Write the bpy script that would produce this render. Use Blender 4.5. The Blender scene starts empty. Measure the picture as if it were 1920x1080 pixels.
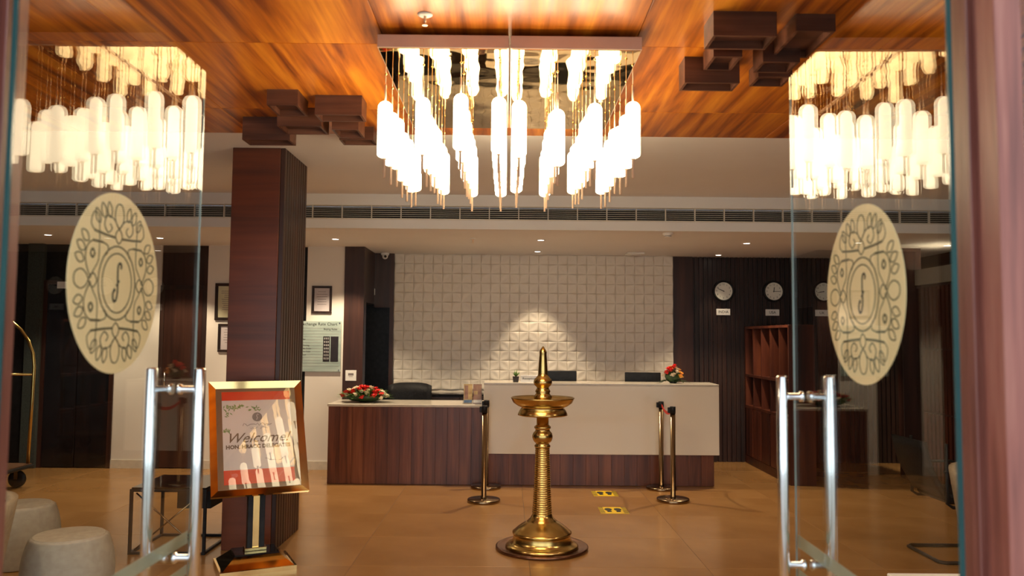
import bpy, math, random
from mathutils import Vector, Matrix
random.seed(7)
C = bpy.context.scene.collection
sc = bpy.context.scene
PI = math.pi

# ---------------------------------------------------------------- camera
FPX = 1493.0
HCAM = 1.6
yv = Vector(((951 - 960) / FPX, -(633 - 540) / FPX, -1)).normalized()
rr = math.radians(0.5)
zv = Vector((math.sin(rr), math.cos(rr), 0))
zv = (zv - yv * zv.dot(yv)).normalized()
xv = yv.cross(zv)
R3 = Matrix((xv, yv, zv))
cd = bpy.data.cameras.new('camera')
cam = bpy.data.objects.new('camera', cd); C.objects.link(cam)
cam.matrix_world = Matrix.Translation((0, 0, HCAM)) @ R3.to_4x4()
cd.sensor_width = 36; cd.lens = FPX / 1920 * 36
cd.clip_start = 0.05
cd.dof.use_dof = True; cd.dof.focus_distance = 7.0; cd.dof.aperture_fstop = 3.0
sc.camera = cam

# ---------------------------------------------------------------- world, view, light levels
sc.view_settings.view_transform = 'Standard'
sc.view_settings.look = 'None'
sc.view_settings.gamma = 1
sc.view_settings.use_curve_mapping = False
sc.view_settings.exposure = 0.42
w = bpy.data.worlds.new('World'); sc.world = w; w.use_nodes = True
bg = w.node_tree.nodes['Background']
bg.inputs[0].default_value = (0.86, 0.93, 1.0, 1); bg.inputs[1].default_value = 1.6
TUBE_STRENGTH = 7.0
TUBE_COLOR = (1.0, 0.80, 0.50)
SPOT_COLOR = (1.0, 0.80, 0.55)
SPOT_W = 34.0
SPOT_GAIN = 2.6


def at(px, py, D):
    v = R3 @ Vector(((px - 960) / FPX, -(py - 540) / FPX, -1))
    v *= D / v.y
    return Vector((v.x, v.y, v.z + HCAM))


def on(px, py, z=0.0):
    v = R3 @ Vector(((px - 960) / FPX, -(py - 540) / FPX, -1))
    v *= (z - HCAM) / v.z
    return Vector((v.x, v.y, z))


# ---------------------------------------------------------------- materials
def principled(name, col=(0.5, 0.5, 0.5), rough=0.5, metal=0.0, spec=0.5, coat=0.0):
    m = bpy.data.materials.new(name); m.use_nodes = True
    b = m.node_tree.nodes['Principled BSDF']
    b.inputs['Base Color'].default_value = (*col, 1)
    b.inputs['Roughness'].default_value = rough
    b.inputs['Metallic'].default_value = metal
    b.inputs['Specular IOR Level'].default_value = spec
    b.inputs['Coat Weight'].default_value = coat
    b.inputs['Coat Roughness'].default_value = 0.22
    return m


def N(m, t, **kw):
    n = m.node_tree.nodes.new(t)
    for k, v in kw.items():
        setattr(n, k, v)
    return n


def L(m, a, b):
    m.node_tree.links.new(a, b)


def noisy(name, c1, c2, scale=6, rough=0.5, metal=0.0, bump=0.0, detail=4, stretch=(1, 1, 1), spec=0.5, coat=0.0, rvar=0.0):
    """base colour mottled between c1 and c2, optional relief"""
    m = principled(name, c1, rough, metal, spec, coat)
    b = m.node_tree.nodes['Principled BSDF']
    tc = N(m, 'ShaderNodeTexCoord'); mp = N(m, 'ShaderNodeMapping')
    mp.inputs['Scale'].default_value = stretch
    L(m, tc.outputs['Object'], mp.inputs[0])
    no = N(m, 'ShaderNodeTexNoise'); no.inputs['Scale'].default_value = scale; no.inputs['Detail'].default_value = detail
    L(m, mp.outputs[0], no.inputs['Vector'])
    cr = N(m, 'ShaderNodeValToRGB')
    cr.color_ramp.elements[0].position = 0.35; cr.color_ramp.elements[1].position = 0.65
    cr.color_ramp.elements[0].color = (*c1, 1); cr.color_ramp.elements[1].color = (*c2, 1)
    L(m, no.outputs[0], cr.inputs[0]); L(m, cr.outputs[0], b.inputs['Base Color'])
    if bump:
        bp = N(m, 'ShaderNodeBump'); bp.inputs['Strength'].default_value = bump; bp.inputs['Distance'].default_value = 0.01
        L(m, no.outputs[0], bp.inputs['Height']); L(m, bp.outputs[0], b.inputs['Normal'])
    return m


def wood(name, dark, mid, light, axis='z', rough=0.35, scale=1.0, var=0.25, bump=0.15, coat=0.0, figure=1.0):
    """grained wood, grain along axis; each object of the material differs a little"""
    m = principled(name, mid, rough, coat=coat)
    b = m.node_tree.nodes['Principled BSDF']
    tc = N(m, 'ShaderNodeTexCoord'); mp = N(m, 'ShaderNodeMapping')
    s = [9.0, 9.0, 9.0]; s['xyz'.index(axis)] = 0.55
    mp.inputs['Scale'].default_value = [q * scale for q in s]
    oi = N(m, 'ShaderNodeObjectInfo')
    add = N(m, 'ShaderNodeVectorMath', operation='ADD')
    mul = N(m, 'ShaderNodeVectorMath', operation='SCALE'); mul.inputs[3].default_value = 37.0
    cx = N(m, 'ShaderNodeCombineXYZ')
    for i in range(3):
        L(m, oi.outputs['Random'], cx.inputs[i])
    L(m, cx.outputs[0], mul.inputs[0]); L(m, tc.outputs['Object'], add.inputs[0]); L(m, mul.outputs[0], add.inputs[1])
    L(m, add.outputs[0], mp.inputs[0])
    n1 = N(m, 'ShaderNodeTexNoise'); n1.inputs['Scale'].default_value = 1.0; n1.inputs['Detail'].default_value = 5
    n1.inputs['Distortion'].default_value = 0.6 * figure
    L(m, mp.outputs[0], n1.inputs['Vector'])
    n2 = N(m, 'ShaderNodeTexNoise'); n2.inputs['Scale'].default_value = 5.0; n2.inputs['Detail'].default_value = 3
    L(m, mp.outputs[0], n2.inputs['Vector'])
    mx = N(m, 'ShaderNodeMath', operation='MULTIPLY_ADD'); mx.inputs[1].default_value = 0.35
    L(m, n2.outputs[0], mx.inputs[0]); L(m, n1.outputs[0], mx.inputs[2])
    cr = N(m, 'ShaderNodeValToRGB'); e = cr.color_ramp.elements
    e[0].position = 0.48; e[0].color = (*dark, 1); e[1].position = 0.88; e[1].color = (*light, 1)
    k = e.new(0.68); k.color = (*mid, 1)
    L(m, mx.outputs[0], cr.inputs[0])
    hsv = N(m, 'ShaderNodeHueSaturation')
    mr = N(m, 'ShaderNodeMapRange'); mr.inputs[3].default_value = 1 - var; mr.inputs[4].default_value = 1 + var
    L(m, oi.outputs['Random'], mr.inputs[0]); L(m, mr.outputs[0], hsv.inputs['Value'])
    L(m, cr.outputs[0], hsv.inputs['Color']); L(m, hsv.outputs[0], b.inputs['Base Color'])
    if bump:
        bp = N(m, 'ShaderNodeBump'); bp.inputs['Strength'].default_value = bump; bp.inputs['Distance'].default_value = 0.004
        L(m, n2.outputs[0], bp.inputs['Height']); L(m, bp.outputs[0], b.inputs['Normal'])
    return m


def emitter(name, col, strength):
    m = principled(name, (0.9, 0.9, 0.88), 0.4)
    b = m.node_tree.nodes['Principled BSDF']
    b.inputs['Emission Color'].default_value = (*col, 1)
    b.inputs['Emission Strength'].default_value = strength
    no = N(m, 'ShaderNodeTexNoise'); no.inputs['Scale'].default_value = 3
    return m


def pane(name, tint=(0.965, 0.98, 0.97), f0=0.04, tintmix=None):
    """clear flat glass sheet: see-through with a mirror share that grows at grazing angles"""
    m = bpy.data.materials.new(name); m.use_nodes = True
    nt = m.node_tree; nt.nodes.clear()
    out = N(m, 'ShaderNodeOutputMaterial'); mix = N(m, 'ShaderNodeMixShader')
    tr = N(m, 'ShaderNodeBsdfTransparent'); tr.inputs[0].default_value = (*tint, 1)
    gl = N(m, 'ShaderNodeBsdfGlossy'); gl.inputs['Roughness'].default_value = 0.0
    gl.inputs[0].default_value = (1, 1, 1, 1)
    ge = N(m, 'ShaderNodeNewGeometry')
    dt = N(m, 'ShaderNodeVectorMath', operation='DOT_PRODUCT')
    L(m, ge.outputs['Incoming'], dt.inputs[0]); L(m, ge.outputs['Normal'], dt.inputs[1])
    ab = N(m, 'ShaderNodeMath', operation='ABSOLUTE'); L(m, dt.outputs['Value'], ab.inputs[0])
    om = N(m, 'ShaderNodeMath', operation='SUBTRACT'); om.inputs[0].default_value = 1.0; L(m, ab.outputs[0], om.inputs[1])
    pw = N(m, 'ShaderNodeMath', operation='POWER'); pw.inputs[1].default_value = 5.0; L(m, om.outputs[0], pw.inputs[0])
    ma = N(m, 'ShaderNodeMath', operation='MULTIPLY_ADD'); ma.inputs[1].default_value = .58 * (1 - f0); ma.inputs[2].default_value = .58 * f0
    L(m, pw.outputs[0], ma.inputs[0])
    L(m, ma.outputs[0], mix.inputs[0]); L(m, tr.outputs[0], mix.inputs[1]); L(m, gl.outputs[0], mix.inputs[2])
    L(m, mix.outputs[0], out.inputs[0])
    return m


M = {}
M['ceil_wood'] = wood('ceiling veneer', (0.20, 0.038, 0.003), (0.55, 0.150, 0.007), (0.80, 0.29, 0.018), axis='y', rough=0.42, coat=0.35, scale=0.8, var=0.08, bump=0.05, figure=2.5)
M['block_wood'] = wood('block veneer', (0.045, 0.016, 0.010), (0.09, 0.032, 0.018), (0.15, 0.06, 0.034), axis='x', rough=0.4, scale=1.0, var=0.2, bump=0.05)
M['pillar_wood'] = wood('pillar veneer', (0.05, 0.018, 0.012), (0.12, 0.030, 0.013), (0.17, 0.045, 0.018), axis='x', rough=0.30, scale=0.45, var=0.05, bump=0.03)
M['dark_slat'] = wood('dark slat wood', (0.012, 0.007, 0.005), (0.026, 0.013, 0.010), (0.048, 0.022, 0.015), axis='z', rough=0.4, scale=0.8, var=0.2)
M['dark_panel'] = wood('dark panel wood', (0.022, 0.009, 0.007), (0.042, 0.016, 0.011), (0.07, 0.026, 0.016), axis='z', rough=0.35, scale=0.6, var=0.1)
M['desk_wood'] = wood('desk laminate', (0.085, 0.024, 0.011), (0.16, 0.047, 0.020), (0.23, 0.078, 0.034), axis='z', rough=0.33, scale=1.4, var=0.13, bump=0.03)
M['jamb_wood'] = wood('door frame wood', (0.11, 0.03, 0.022), (0.21, 0.065, 0.046), (0.30, 0.12, 0.085), axis='z', rough=0.42, scale=1.6, var=0.15)
M['cabinet_wood'] = wood('cabinet wood', (0.03, 0.008, 0.004), (0.07, 0.016, 0.007), (0.11, 0.028, 0.011), axis='z', rough=0.4, scale=0.8, var=0.3)
M['tile_floor'] = noisy('polished floor tile', (0.30, 0.148, 0.048), (0.37, 0.195, 0.07), scale=1.3, rough=0.22, detail=7, spec=0.5)
M['grout'] = noisy('floor grout', (0.10, 0.06, 0.035), (0.13, 0.08, 0.05), scale=30, rough=0.8)
M['white_wall'] = noisy('off white wall paint', (0.74, 0.68, 0.60), (0.76, 0.70, 0.62), scale=2, rough=0.75)
M['ceil_paint'] = noisy('ceiling paint', (0.87, 0.86, 0.86), (0.89, 0.88, 0.88), scale=2, rough=0.8)
M['fascia'] = noisy('fascia paint', (0.84, 0.83, 0.81), (0.86, 0.85, 0.83), scale=2, rough=0.7)
M['relief'] = noisy('relief tile plaster', (0.76, 0.69, 0.58), (0.82, 0.75, 0.64), scale=5, rough=0.45)
M['louvre'] = noisy('louvre paint', (0.72, 0.68, 0.60), (0.76, 0.72, 0.64), scale=9, rough=0.5)
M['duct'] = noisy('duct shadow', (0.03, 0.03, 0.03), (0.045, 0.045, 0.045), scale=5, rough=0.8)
M['brass'] = noisy('cast brass', (0.60, 0.41, 0.13), (0.70, 0.50, 0.18), scale=9, rough=0.23, metal=1.0, bump=0.05)
M['polish_brass'] = noisy('polished brass', (0.84, 0.60, 0.24), (0.88, 0.65, 0.28), scale=3, rough=0.07, metal=1.0, bump=0.03)
M['antique'] = noisy('antique brass', (0.26, 0.18, 0.10), (0.30, 0.21, 0.12), scale=5, rough=0.22, metal=1.0)
M['copper_rod'] = noisy('rose brass rod', (0.86, 0.60, 0.42), (0.90, 0.65, 0.46), scale=12, rough=0.35, metal=0.45)
M['plate_side'] = noisy('plate rim metal', (0.72, 0.55, 0.45), (0.76, 0.59, 0.48), scale=8, rough=0.35, metal=0.1)
M['mirror'] = noisy('mirror steel', (0.80, 0.60, 0.33), (0.84, 0.64, 0.36), scale=4.5, rough=0.03, metal=1.0, bump=0.30, detail=1)
M['tray_metal'] = noisy('dark bronze tray', (0.16, 0.07, 0.035), (0.22, 0.10, 0.05), scale=12, rough=0.25, metal=0.9)
M['steel'] = noisy('brushed steel', (0.72, 0.74, 0.76), (0.78, 0.80, 0.82), scale=20, rough=0.16, metal=1.0)
M['black'] = noisy('black plastic', (0.012, 0.012, 0.013), (0.018, 0.018, 0.019), scale=20, rough=0.4, spec=0.2)
M['black_gloss'] = noisy('black gloss', (0.006, 0.006, 0.007), (0.01, 0.01, 0.012), scale=8, rough=0.08)
M['leather'] = noisy('black leather', (0.008, 0.008, 0.009), (0.014, 0.014, 0.016), scale=60, rough=0.5, bump=0.15, spec=0.15)
M['white_gloss'] = noisy('white back-painted glass', (0.86, 0.79, 0.65), (0.87, 0.80, 0.66), scale=1, rough=0.05, spec=0.35)
M['stone_top'] = noisy('pale stone top', (0.60, 0.54, 0.44), (0.68, 0.61, 0.5), scale=18, rough=0.15)
M['rope'] = noisy('woven rope', (0.40, 0.35, 0.28), (0.46, 0.41, 0.33), scale=25, rough=0.9, bump=0.1)
M['beige'] = noisy('beige upholstery', (0.30, 0.235, 0.16), (0.36, 0.29, 0.2), scale=50, rough=0.85, bump=0.2)
M['teal_cloth'] = noisy('grey green cloth', (0.035, 0.045, 0.04), (0.05, 0.062, 0.055), scale=60, rough=0.9, bump=0.2)
M['clock_face'] = noisy('clock face', (0.84, 0.82, 0.72), (0.88, 0.86, 0.76), scale=3, rough=0.4)
M['ink'] = noisy('black ink', (0.015, 0.014, 0.013), (0.02, 0.019, 0.017), scale=20, rough=0.6)
M['white_plate'] = noisy('white plate', (0.86, 0.84, 0.80), (0.89, 0.87, 0.83), scale=8, rough=0.35)
M['paper_cream'] = noisy('cream certificate', (0.58, 0.54, 0.34), (0.64, 0.60, 0.40), scale=6, rough=0.6)
M['paper_lilac'] = noisy('pale certificate', (0.52, 0.46, 0.47), (0.58, 0.52, 0.52), scale=6, rough=0.5)
M['chart_green'] = noisy('pale green chart', (0.30, 0.38, 0.35), (0.40, 0.48, 0.44), scale=3, rough=0.12, stretch=(1, 1, 5))
M['led_dark'] = noisy('unlit display', (0.02, 0.016, 0.018), (0.028, 0.022, 0.024), scale=8, rough=0.2)
M['red'] = noisy('poster red', (0.62, 0.035, 0.012), (0.66, 0.04, 0.014), scale=2, rough=0.25)
M['poster'] = noisy('poster lilac white', (0.62, 0.55, 0.55), (0.68, 0.60, 0.60), scale=2, rough=0.2)
M['mount'] = noisy('bronze mount board', (0.15, 0.085, 0.05), (0.17, 0.095, 0.055), scale=4, rough=0.3)
M['print_green'] = noisy('printed leaf', (0.10, 0.20, 0.05), (0.20, 0.30, 0.09), scale=30, rough=0.5)
M['print_grey'] = noisy('printed grey', (0.20, 0.17, 0.17), (0.24, 0.20, 0.20), scale=10, rough=0.5)
M['print_brown'] = noisy('printed brown', (0.14, 0.09, 0.06), (0.17, 0.11, 0.08), scale=10, rough=0.5)
M['decal'] = noisy('frosted gold film', (0.90, 0.68, 0.36), (0.93, 0.71, 0.39), scale=4, rough=0.55)
M['decal_ink'] = noisy('olive line print', (0.10, 0.08, 0.04), (0.13, 0.105, 0.055), scale=10, rough=0.6)
M['glass'] = pane('clear door glass')
M['edge_far'] = noisy('glass edge pale', (0.30, 0.38, 0.35), (0.38, 0.46, 0.43), scale=2, rough=0.15)
M['edge'] = noisy('glass edge teal', (0.022, 0.065, 0.068), (0.035, 0.10, 0.10), scale=2, rough=0.15)
M['frost'] = noisy('frosted stripe', (0.30, 0.31, 0.22), (0.36, 0.37, 0.27), scale=6, rough=0.5)
M['yellow'] = noisy('yellow vinyl', (0.85, 0.55, 0.012), (0.90, 0.60, 0.02), scale=6, rough=0.35)
M['rose_red'] = noisy('red petals', (0.62, 0.012, 0.012), (0.80, 0.03, 0.02), scale=40, rough=0.55)
M['rose_cream'] = noisy('cream petals', (0.72, 0.58, 0.40), (0.85, 0.74, 0.56), scale=40, rough=0.55)
M['rose_orange'] = noisy('orange petals', (0.85, 0.30, 0.03), (0.95, 0.48, 0.08), scale=40, rough=0.5)
M['leaf'] = noisy('green leaf', (0.07, 0.17, 0.025), (0.18, 0.32, 0.07), scale=30, rough=0.5)
M['leaf_dark'] = noisy('dark green leaf', (0.012, 0.035, 0.010), (0.035, 0.075, 0.02), scale=30, rough=0.5)
M['tube'] = emitter('opal tube glass', TUBE_COLOR, TUBE_STRENGTH)
M['lamp_disc'] = emitter('downlight lens', (1.0, 0.9, 0.75), 9.0)
M['belt_red'] = noisy('red belt', (0.45, 0.02, 0.012), (0.55, 0.03, 0.02), scale=10, rough=0.6)
M['paving'] = noisy('outdoor paving', (0.36, 0.34, 0.31), (0.44, 0.42, 0.39), scale=5, rough=0.85)
M['acrylic'] = pane('clear acrylic', (0.9, 0.9, 0.9))
M['brochure_a'] = noisy('brochure print amber', (0.30, 0.18, 0.05), (0.60, 0.42, 0.16), scale=14, rough=0.3)
M['brochure_b'] = noisy('brochure print rust', (0.16, 0.06, 0.035), (0.34, 0.17, 0.10), scale=14, rough=0.3)
M['blue_print'] = noisy('blue print', (0.05, 0.12, 0.25), (0.10, 0.20, 0.38), scale=14, rough=0.3)
M['trolley_mat'] = noisy('trolley carpet', (0.10, 0.045, 0.02), (0.15, 0.07, 0.03), scale=40, rough=0.95)
M['light_band'] = noisy('pale cornice band', (0.22, 0.21, 0.18), (0.26, 0.25, 0.22), scale=3, rough=0.6)
M['facade'] = noisy('outside render', (0.30, 0.27, 0.24), (0.36, 0.33, 0.30), scale=9, rough=0.8)


# ---------------------------------------------------------------- mesh helper
class MB:
    def __init__(s):
        s.v = []; s.f = []; s.sm = []

    def add(s, vs, fs, smooth=False):
        o = len(s.v); s.v += [tuple(p) for p in vs]
        s.f += [tuple(i + o for i in f) for f in fs]; s.sm += [smooth] * len(fs)
        return s

    def box(s, x0, x1, y0, y1, z0, z1):
        vs = [(x, y, z) for x in (x0, x1) for y in (y0, y1) for z in (z0, z1)]
        return s.add(vs, [(0, 1, 3, 2), (4, 6, 7, 5), (0, 4, 5, 1), (2, 3, 7, 6), (0, 2, 6, 4), (1, 5, 7, 3)])

    def bevbox(s, x0, x1, y0, y1, z0, z1, b=0.004):
        """box with chamfered vertical and horizontal edges"""
        vs = []
        for sx in (0, 1):
            for sy in (0, 1):
                for sz in (0, 1):
                    X = (x0, x1)[sx]; Y = (y0, y1)[sy]; Z = (z0, z1)[sz]
                    ix = (1, -1)[sx] * b; iy = (1, -1)[sy] * b; iz = (1, -1)[sz] * b
                    vs += [(X, Y + iy, Z + iz), (X + ix, Y, Z + iz), (X + ix, Y + iy, Z)]
        def I(sx, sy, sz, k): return ((sx * 2 + sy) * 2 + sz) * 3 + k
        fs = []
        for q in (0, 1):
            a = [I(q, 0, 0, 0), I(q, 1, 0, 0), I(q, 1, 1, 0), I(q, 0, 1, 0)]
            fs.append(a if q else a[::-1])
            a = [I(0, q, 0, 1), I(0, q, 1, 1), I(1, q, 1, 1), I(1, q, 0, 1)]
            fs.append(a if q else a[::-1])
            a = [I(0, 0, q, 2), I(1, 0, q, 2), I(1, 1, q, 2), I(0, 1, q, 2)]
            fs.append(a if q else a[::-1])
        for a in (0, 1):
            for b2 in (0, 1):
                q = [I(a, b2, 0, 0), I(a, b2, 1, 0), I(a, b2, 1, 1), I(a, b2, 0, 1)]
                fs.append(q if (a ^ b2) else q[::-1])
                q = [I(a, 0, b2, 0), I(a, 0, b2, 2), I(a, 1, b2, 2), I(a, 1, b2, 0)]
                fs.append(q if not (a ^ b2) else q[::-1])
                q = [I(0, a, b2, 1), I(1, a, b2, 1), I(1, a, b2, 2), I(0, a, b2, 2)]
                fs.append(q if not (a ^ b2) else q[::-1])
        for a in (0, 1):
            for b2 in (0, 1):
                for c in (0, 1):
                    fs.append((I(a, b2, c, 0), I(a, b2, c, 1), I(a, b2, c, 2)))
        return s.add(vs, fs)

    def lathe(s, prof, c=(0, 0, 0), seg=32, smooth=True, axis='z', cap=True):
        vs = []; n = len(prof)
        for r, h in prof:
            for k in range(seg):
                a = 2 * PI * k / seg
                p = (r * math.cos(a), r * math.sin(a), h)
                if axis == 'y': p = (p[0], p[2], p[1])
                if axis == 'x': p = (p[2], p[0], p[1])
                vs.append((p[0] + c[0], p[1] + c[1], p[2] + c[2]))
        fs = []
        for i in range(n - 1):
            for k in range(seg):
                k2 = (k + 1) % seg
                fs.append((i * seg + k, i * seg + k2, (i + 1) * seg + k2, (i + 1) * seg + k))
        s.add(vs, fs, smooth)
        if cap:
            o = len(s.v) - n * seg
            s.f.append(tuple(o + k for k in range(seg))[::-1]); s.sm.append(False)
            s.f.append(tuple(o + (n - 1) * seg + k for k in range(seg))); s.sm.append(False)
        return s

    def tube(s, pts, r, seg=8, closed=False, smooth=True):
        pts = [Vector(p) for p in pts]; n = len(pts); vs = []
        up = None
        for i, p in enumerate(pts):
            if closed:
                t = pts[(i + 1) % n] - pts[i - 1]
            else:
                t = pts[min(i + 1, n - 1)] - pts[max(i - 1, 0)]
            t.normalize()
            if up is None:
                up = Vector((0, 0, 1)) if abs(t.z) < 0.9 else Vector((1, 0, 0))
            a = t.cross(up).normalized(); b = a.cross(t).normalized(); up = b
            rad = r[i] if isinstance(r, (list, tuple)) else r
            for k in range(seg):
                th = 2 * PI * k / seg
                vs.append(p + a * (rad * math.cos(th)) + b * (rad * math.sin(th)))
        fs = []
        m = n if closed else n - 1
        for i in range(m):
            j = (i + 1) % n
            for k in range(seg):
                k2 = (k + 1) % seg
                fs.append((i * seg + k, i * seg + k2, j * seg + k2, j * seg + k))
        s.add(vs, fs, smooth)
        if not closed:
            o = len(s.v) - n * seg
            s.f.append(tuple(o + k for k in range(seg))[::-1]); s.sm.append(False)
            s.f.append(tuple(o + (n - 1) * seg + k for k in range(seg))); s.sm.append(False)
        return s

    def sphere(s, c, r, seg=12, rings=8, sc_=(1, 1, 1)):
        prof = [(max(1e-4, r * math.sin(PI * i / rings)), -r * math.cos(PI * i / rings)) for i in range(rings + 1)]
        o = len(s.v); s.lathe(prof, (0, 0, 0), seg)
        for i in range(o, len(s.v)):
            p = s.v[i]; s.v[i] = (p[0] * sc_[0] + c[0], p[1] * sc_[1] + c[1], p[2] * sc_[2] + c[2])
        return s

    def mesh(s, name):
        me = bpy.data.meshes.new(name)
        me.from_pydata(s.v, [], s.f); me.update()
        me.polygons.foreach_set('use_smooth', s.sm)
        import bmesh
        bm = bmesh.new(); bm.from_mesh(me); bmesh.ops.recalc_face_normals(bm, faces=bm.faces); bm.to_mesh(me); bm.free()
        return me

    def build(s, name, mat, parent=None, loc=(0, 0, 0), rot=(0, 0, 0), label=None, kind=None):
        me = s.mesh(name)
        me.materials.append(M[mat] if isinstance(mat, str) else mat)
        return put(name, me, parent, loc, rot, label, kind)


def put(name, me, parent=None, loc=(0, 0, 0), rot=(0, 0, 0), label=None, kind=None):
    o = bpy.data.objects.new(name, me); C.objects.link(o)
    if parent is not None: o.parent = parent
    o.location = loc; o.rotation_euler = rot
    if label: o['label'] = label
    if kind: o['kind'] = kind
    return o


def thing(name, label, cat, loc=(0, 0, 0), rotz=0, group=None, rot=None):
    o = bpy.data.objects.new(name, None); C.objects.link(o)
    o.empty_display_size = 0.1
    o.location = loc; o.rotation_euler = rot or (0, 0, rotz)
    o['label'] = label; o['category'] = cat
    if group: o['group'] = group
    return o


def tag(o, label, cat, group=None):
    o['label'] = label; o['category'] = cat
    if group: o['group'] = group
    return o


def struct(name, mb, mat, **kw):
    return mb.build(name, mat, kind='structure', **kw)


def text(name, body, size, mat, parent, loc, rot=(PI / 2, 0, 0), shear=0.0, ext=0.0006, align='CENTER', label=None, sx=1.0, off=0.0):
    cu = bpy.data.curves.new(name, 'FONT'); cu.body = body; cu.size = size; cu.extrude = ext; cu.shear = shear
    cu.align_x = align; cu.align_y = 'CENTER'; cu.resolution_u = 2
    cu.materials.append(M[mat])
    cu.offset = off
    tmp = bpy.data.objects.new('tmp', cu); me = bpy.data.meshes.new_from_object(tmp)
    bpy.data.objects.remove(tmp); bpy.data.curves.remove(cu)
    o = put(name, me, parent, loc, rot, label); o.scale = (sx, 1, 1)
    return o


def dup(root, loc, rotz=None, label=None, group=None):
    r = root.copy(); C.objects.link(r); r.location = loc
    if rotz is not None: r.rotation_euler = (0, 0, rotz)
    if label: r['label'] = label
    if group: r['group'] = group
    for ch in list(root.children):
        c = ch.copy(); C.objects.link(c); c.parent = r
        for g in list(ch.children):
            d = g.copy(); C.objects.link(d); d.parent = c
    return r


def ribbon(mb, pts, wd, z=0.0, closed=False, th=0.0008):
    """flat stroke in the local x,z plane, facing -y, raised th"""
    n = len(pts); vs = []
    for i, (x, y) in enumerate(pts):
        if closed:
            a = pts[(i + 1) % n]; b = pts[i - 1]
        else:
            a = pts[min(i + 1, n - 1)]; b = pts[max(i - 1, 0)]
        dx, dy = a[0] - b[0], a[1] - b[1]; l = math.hypot(dx, dy) or 1
        nx, ny = -dy / l * wd / 2, dx / l * wd / 2
        vs += [(x + nx, z, y + ny), (x - nx, z, y - ny), (x + nx, z - th, y + ny), (x - nx, z - th, y - ny)]
    fs = []
    for i in range(n if closed else n - 1):
        j = (i + 1) % n
        a, b = i * 4, j * 4
        fs += [(a + 2, b + 2, b + 3, a + 3), (a, a + 2, b + 2 - 0, b), (a + 3, a + 1, b + 1, b + 3), (a, b, b + 1, a + 1)]
    if not closed:
        e = (n - 1) * 4
        fs += [(0, 1, 3, 2), (e, e + 2, e + 3, e + 1)]
    mb.add(vs, fs)


# ================================================================ ROOM SHELL
XL, XR = -6.4, 5.4
D0 = 1.50          # facade plane
ZH, ZL = 3.04, 2.69   # high and low ceiling
DW = 5.61          # wooden ceiling ends here
DF = 8.0           # fascia plane
DB = 10.55         # back wall plane
DWH = 9.68         # white wall plane left

# ---- floor: slab with tiles as pieces
fl = struct('floor', MB().box(XL - .1, XR + .1, D0 - 0.02, DB + 0.5, -0.08, -0.002), 'grout')
TX, TY = 1.245, 0.825
tm = {}
def tile_mesh(wx, wy):
    k = (round(wx, 3), round(wy, 3))
    if k not in tm:
        me = MB().bevbox(0, wx, 0, wy, -0.006, 0, 0.001).mesh('floor_tile'); me.materials.append(M['tile_floor']); tm[k] = me
    return tm[k]
g = 0.0022
ix = math.floor((XL - 0.17) / TX)
while 0.17 + ix * TX < XR:
    x0 = max(XL, 0.17 + ix * TX); x1 = min(XR, 0.17 + (ix + 1) * TX)
    iy = math.floor((D0 - 5.68) / TY)
    while 5.68 + iy * TY < DB:
        y0 = max(D0, 5.68 + iy * TY); y1 = min(DB, 5.68 + (iy + 1) * TY)
        put('floor_tile', tile_mesh(x1 - x0 - g, y1 - y0 - g), fl, (x0 + g / 2, y0 + g / 2, random.uniform(-0.0003, 0)))
        iy += 1
    ix += 1
struct('trim_1', MB().box(-12, 12, -9, D0 - 0.02, -0.1, -0.004), 'paving')   # forecourt outside

# ---- wooden ceiling: panels under a backing
cw = struct('ceiling', MB().box(XL, XR, D0, DW, ZH + 0.016, ZH + 0.09), 'dark_panel')
xs = [XL, -4.27, -3.05, -1.83, -0.61, 0.61, 1.83, 3.05, 4.27, XR]
ys = [D0, 2.70, 3.85, 4.99, DW]
for i in range(len(xs) - 1):
    for j in range(len(ys) - 1):
        MB().bevbox(0, xs[i + 1] - xs[i] - .003, 0, ys[j + 1] - ys[j] - .003, 0, 0.016, 0.0015).build(
            'ceiling_panel', 'ceil_wood', cw, (xs[i] + .0015, ys[j] + .0015, ZH))
# ---- painted ceilings and fascia with the air grille
struct('ceiling_2', MB().box(XL, XR, DW, DF + 0.02, ZH, ZH + 0.09), 'ceil_paint')
GZ0, GZ1 = 2.785, 2.925
struct('ceiling_4', MB().box(XL, XR, DF - .05, DB + .3, ZH + .09, ZH + .12), 'ceil_paint')
fa = struct('trim_2', MB().box(XL, XR, DF, DF + 0.05, GZ1, ZH).box(XL, XR, DF, DF + 0.05, ZL, GZ0), 'fascia')
struct('ceiling_3', MB().box(XL, XR, DF + 0.05, DB + 0.3, ZL, ZL + 0.05), 'ceil_paint')

gr = thing('air_grille', 'long pale linear air conditioning grille in the ceiling drop', 'air grille', (0, DF, GZ0))
H = GZ1 - GZ0
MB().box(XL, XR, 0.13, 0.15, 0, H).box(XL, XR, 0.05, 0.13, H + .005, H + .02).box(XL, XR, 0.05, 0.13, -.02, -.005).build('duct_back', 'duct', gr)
m_ = MB()
nb = 7
for k in range(nb):
    zc = H * (k + 0.5) / nb
    vs = [(XL, 0.002, zc - .0035), (XR, 0.002, zc - .0035), (XR, 0.045, zc + .004), (XL, 0.045, zc + .004),
          (XL, 0.002, zc + .001), (XR, 0.002, zc + .001), (XR, 0.045, zc + .007), (XL, 0.045, zc + .007)]
    m_.add(vs, [(0, 1, 2, 3), (4, 7, 6, 5), (0, 4, 5, 1), (3, 2, 6, 7), (0, 3, 7, 4), (1, 5, 6, 2)])
m_.build('louvre_blades', 'louvre', gr, kind='stuff')
x = -1.98 - 0.298 * 14
dv = MB().box(-.004, .004, -.002, .03, 0, H).mesh('divider'); dv.materials.append(M['louvre'])
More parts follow.
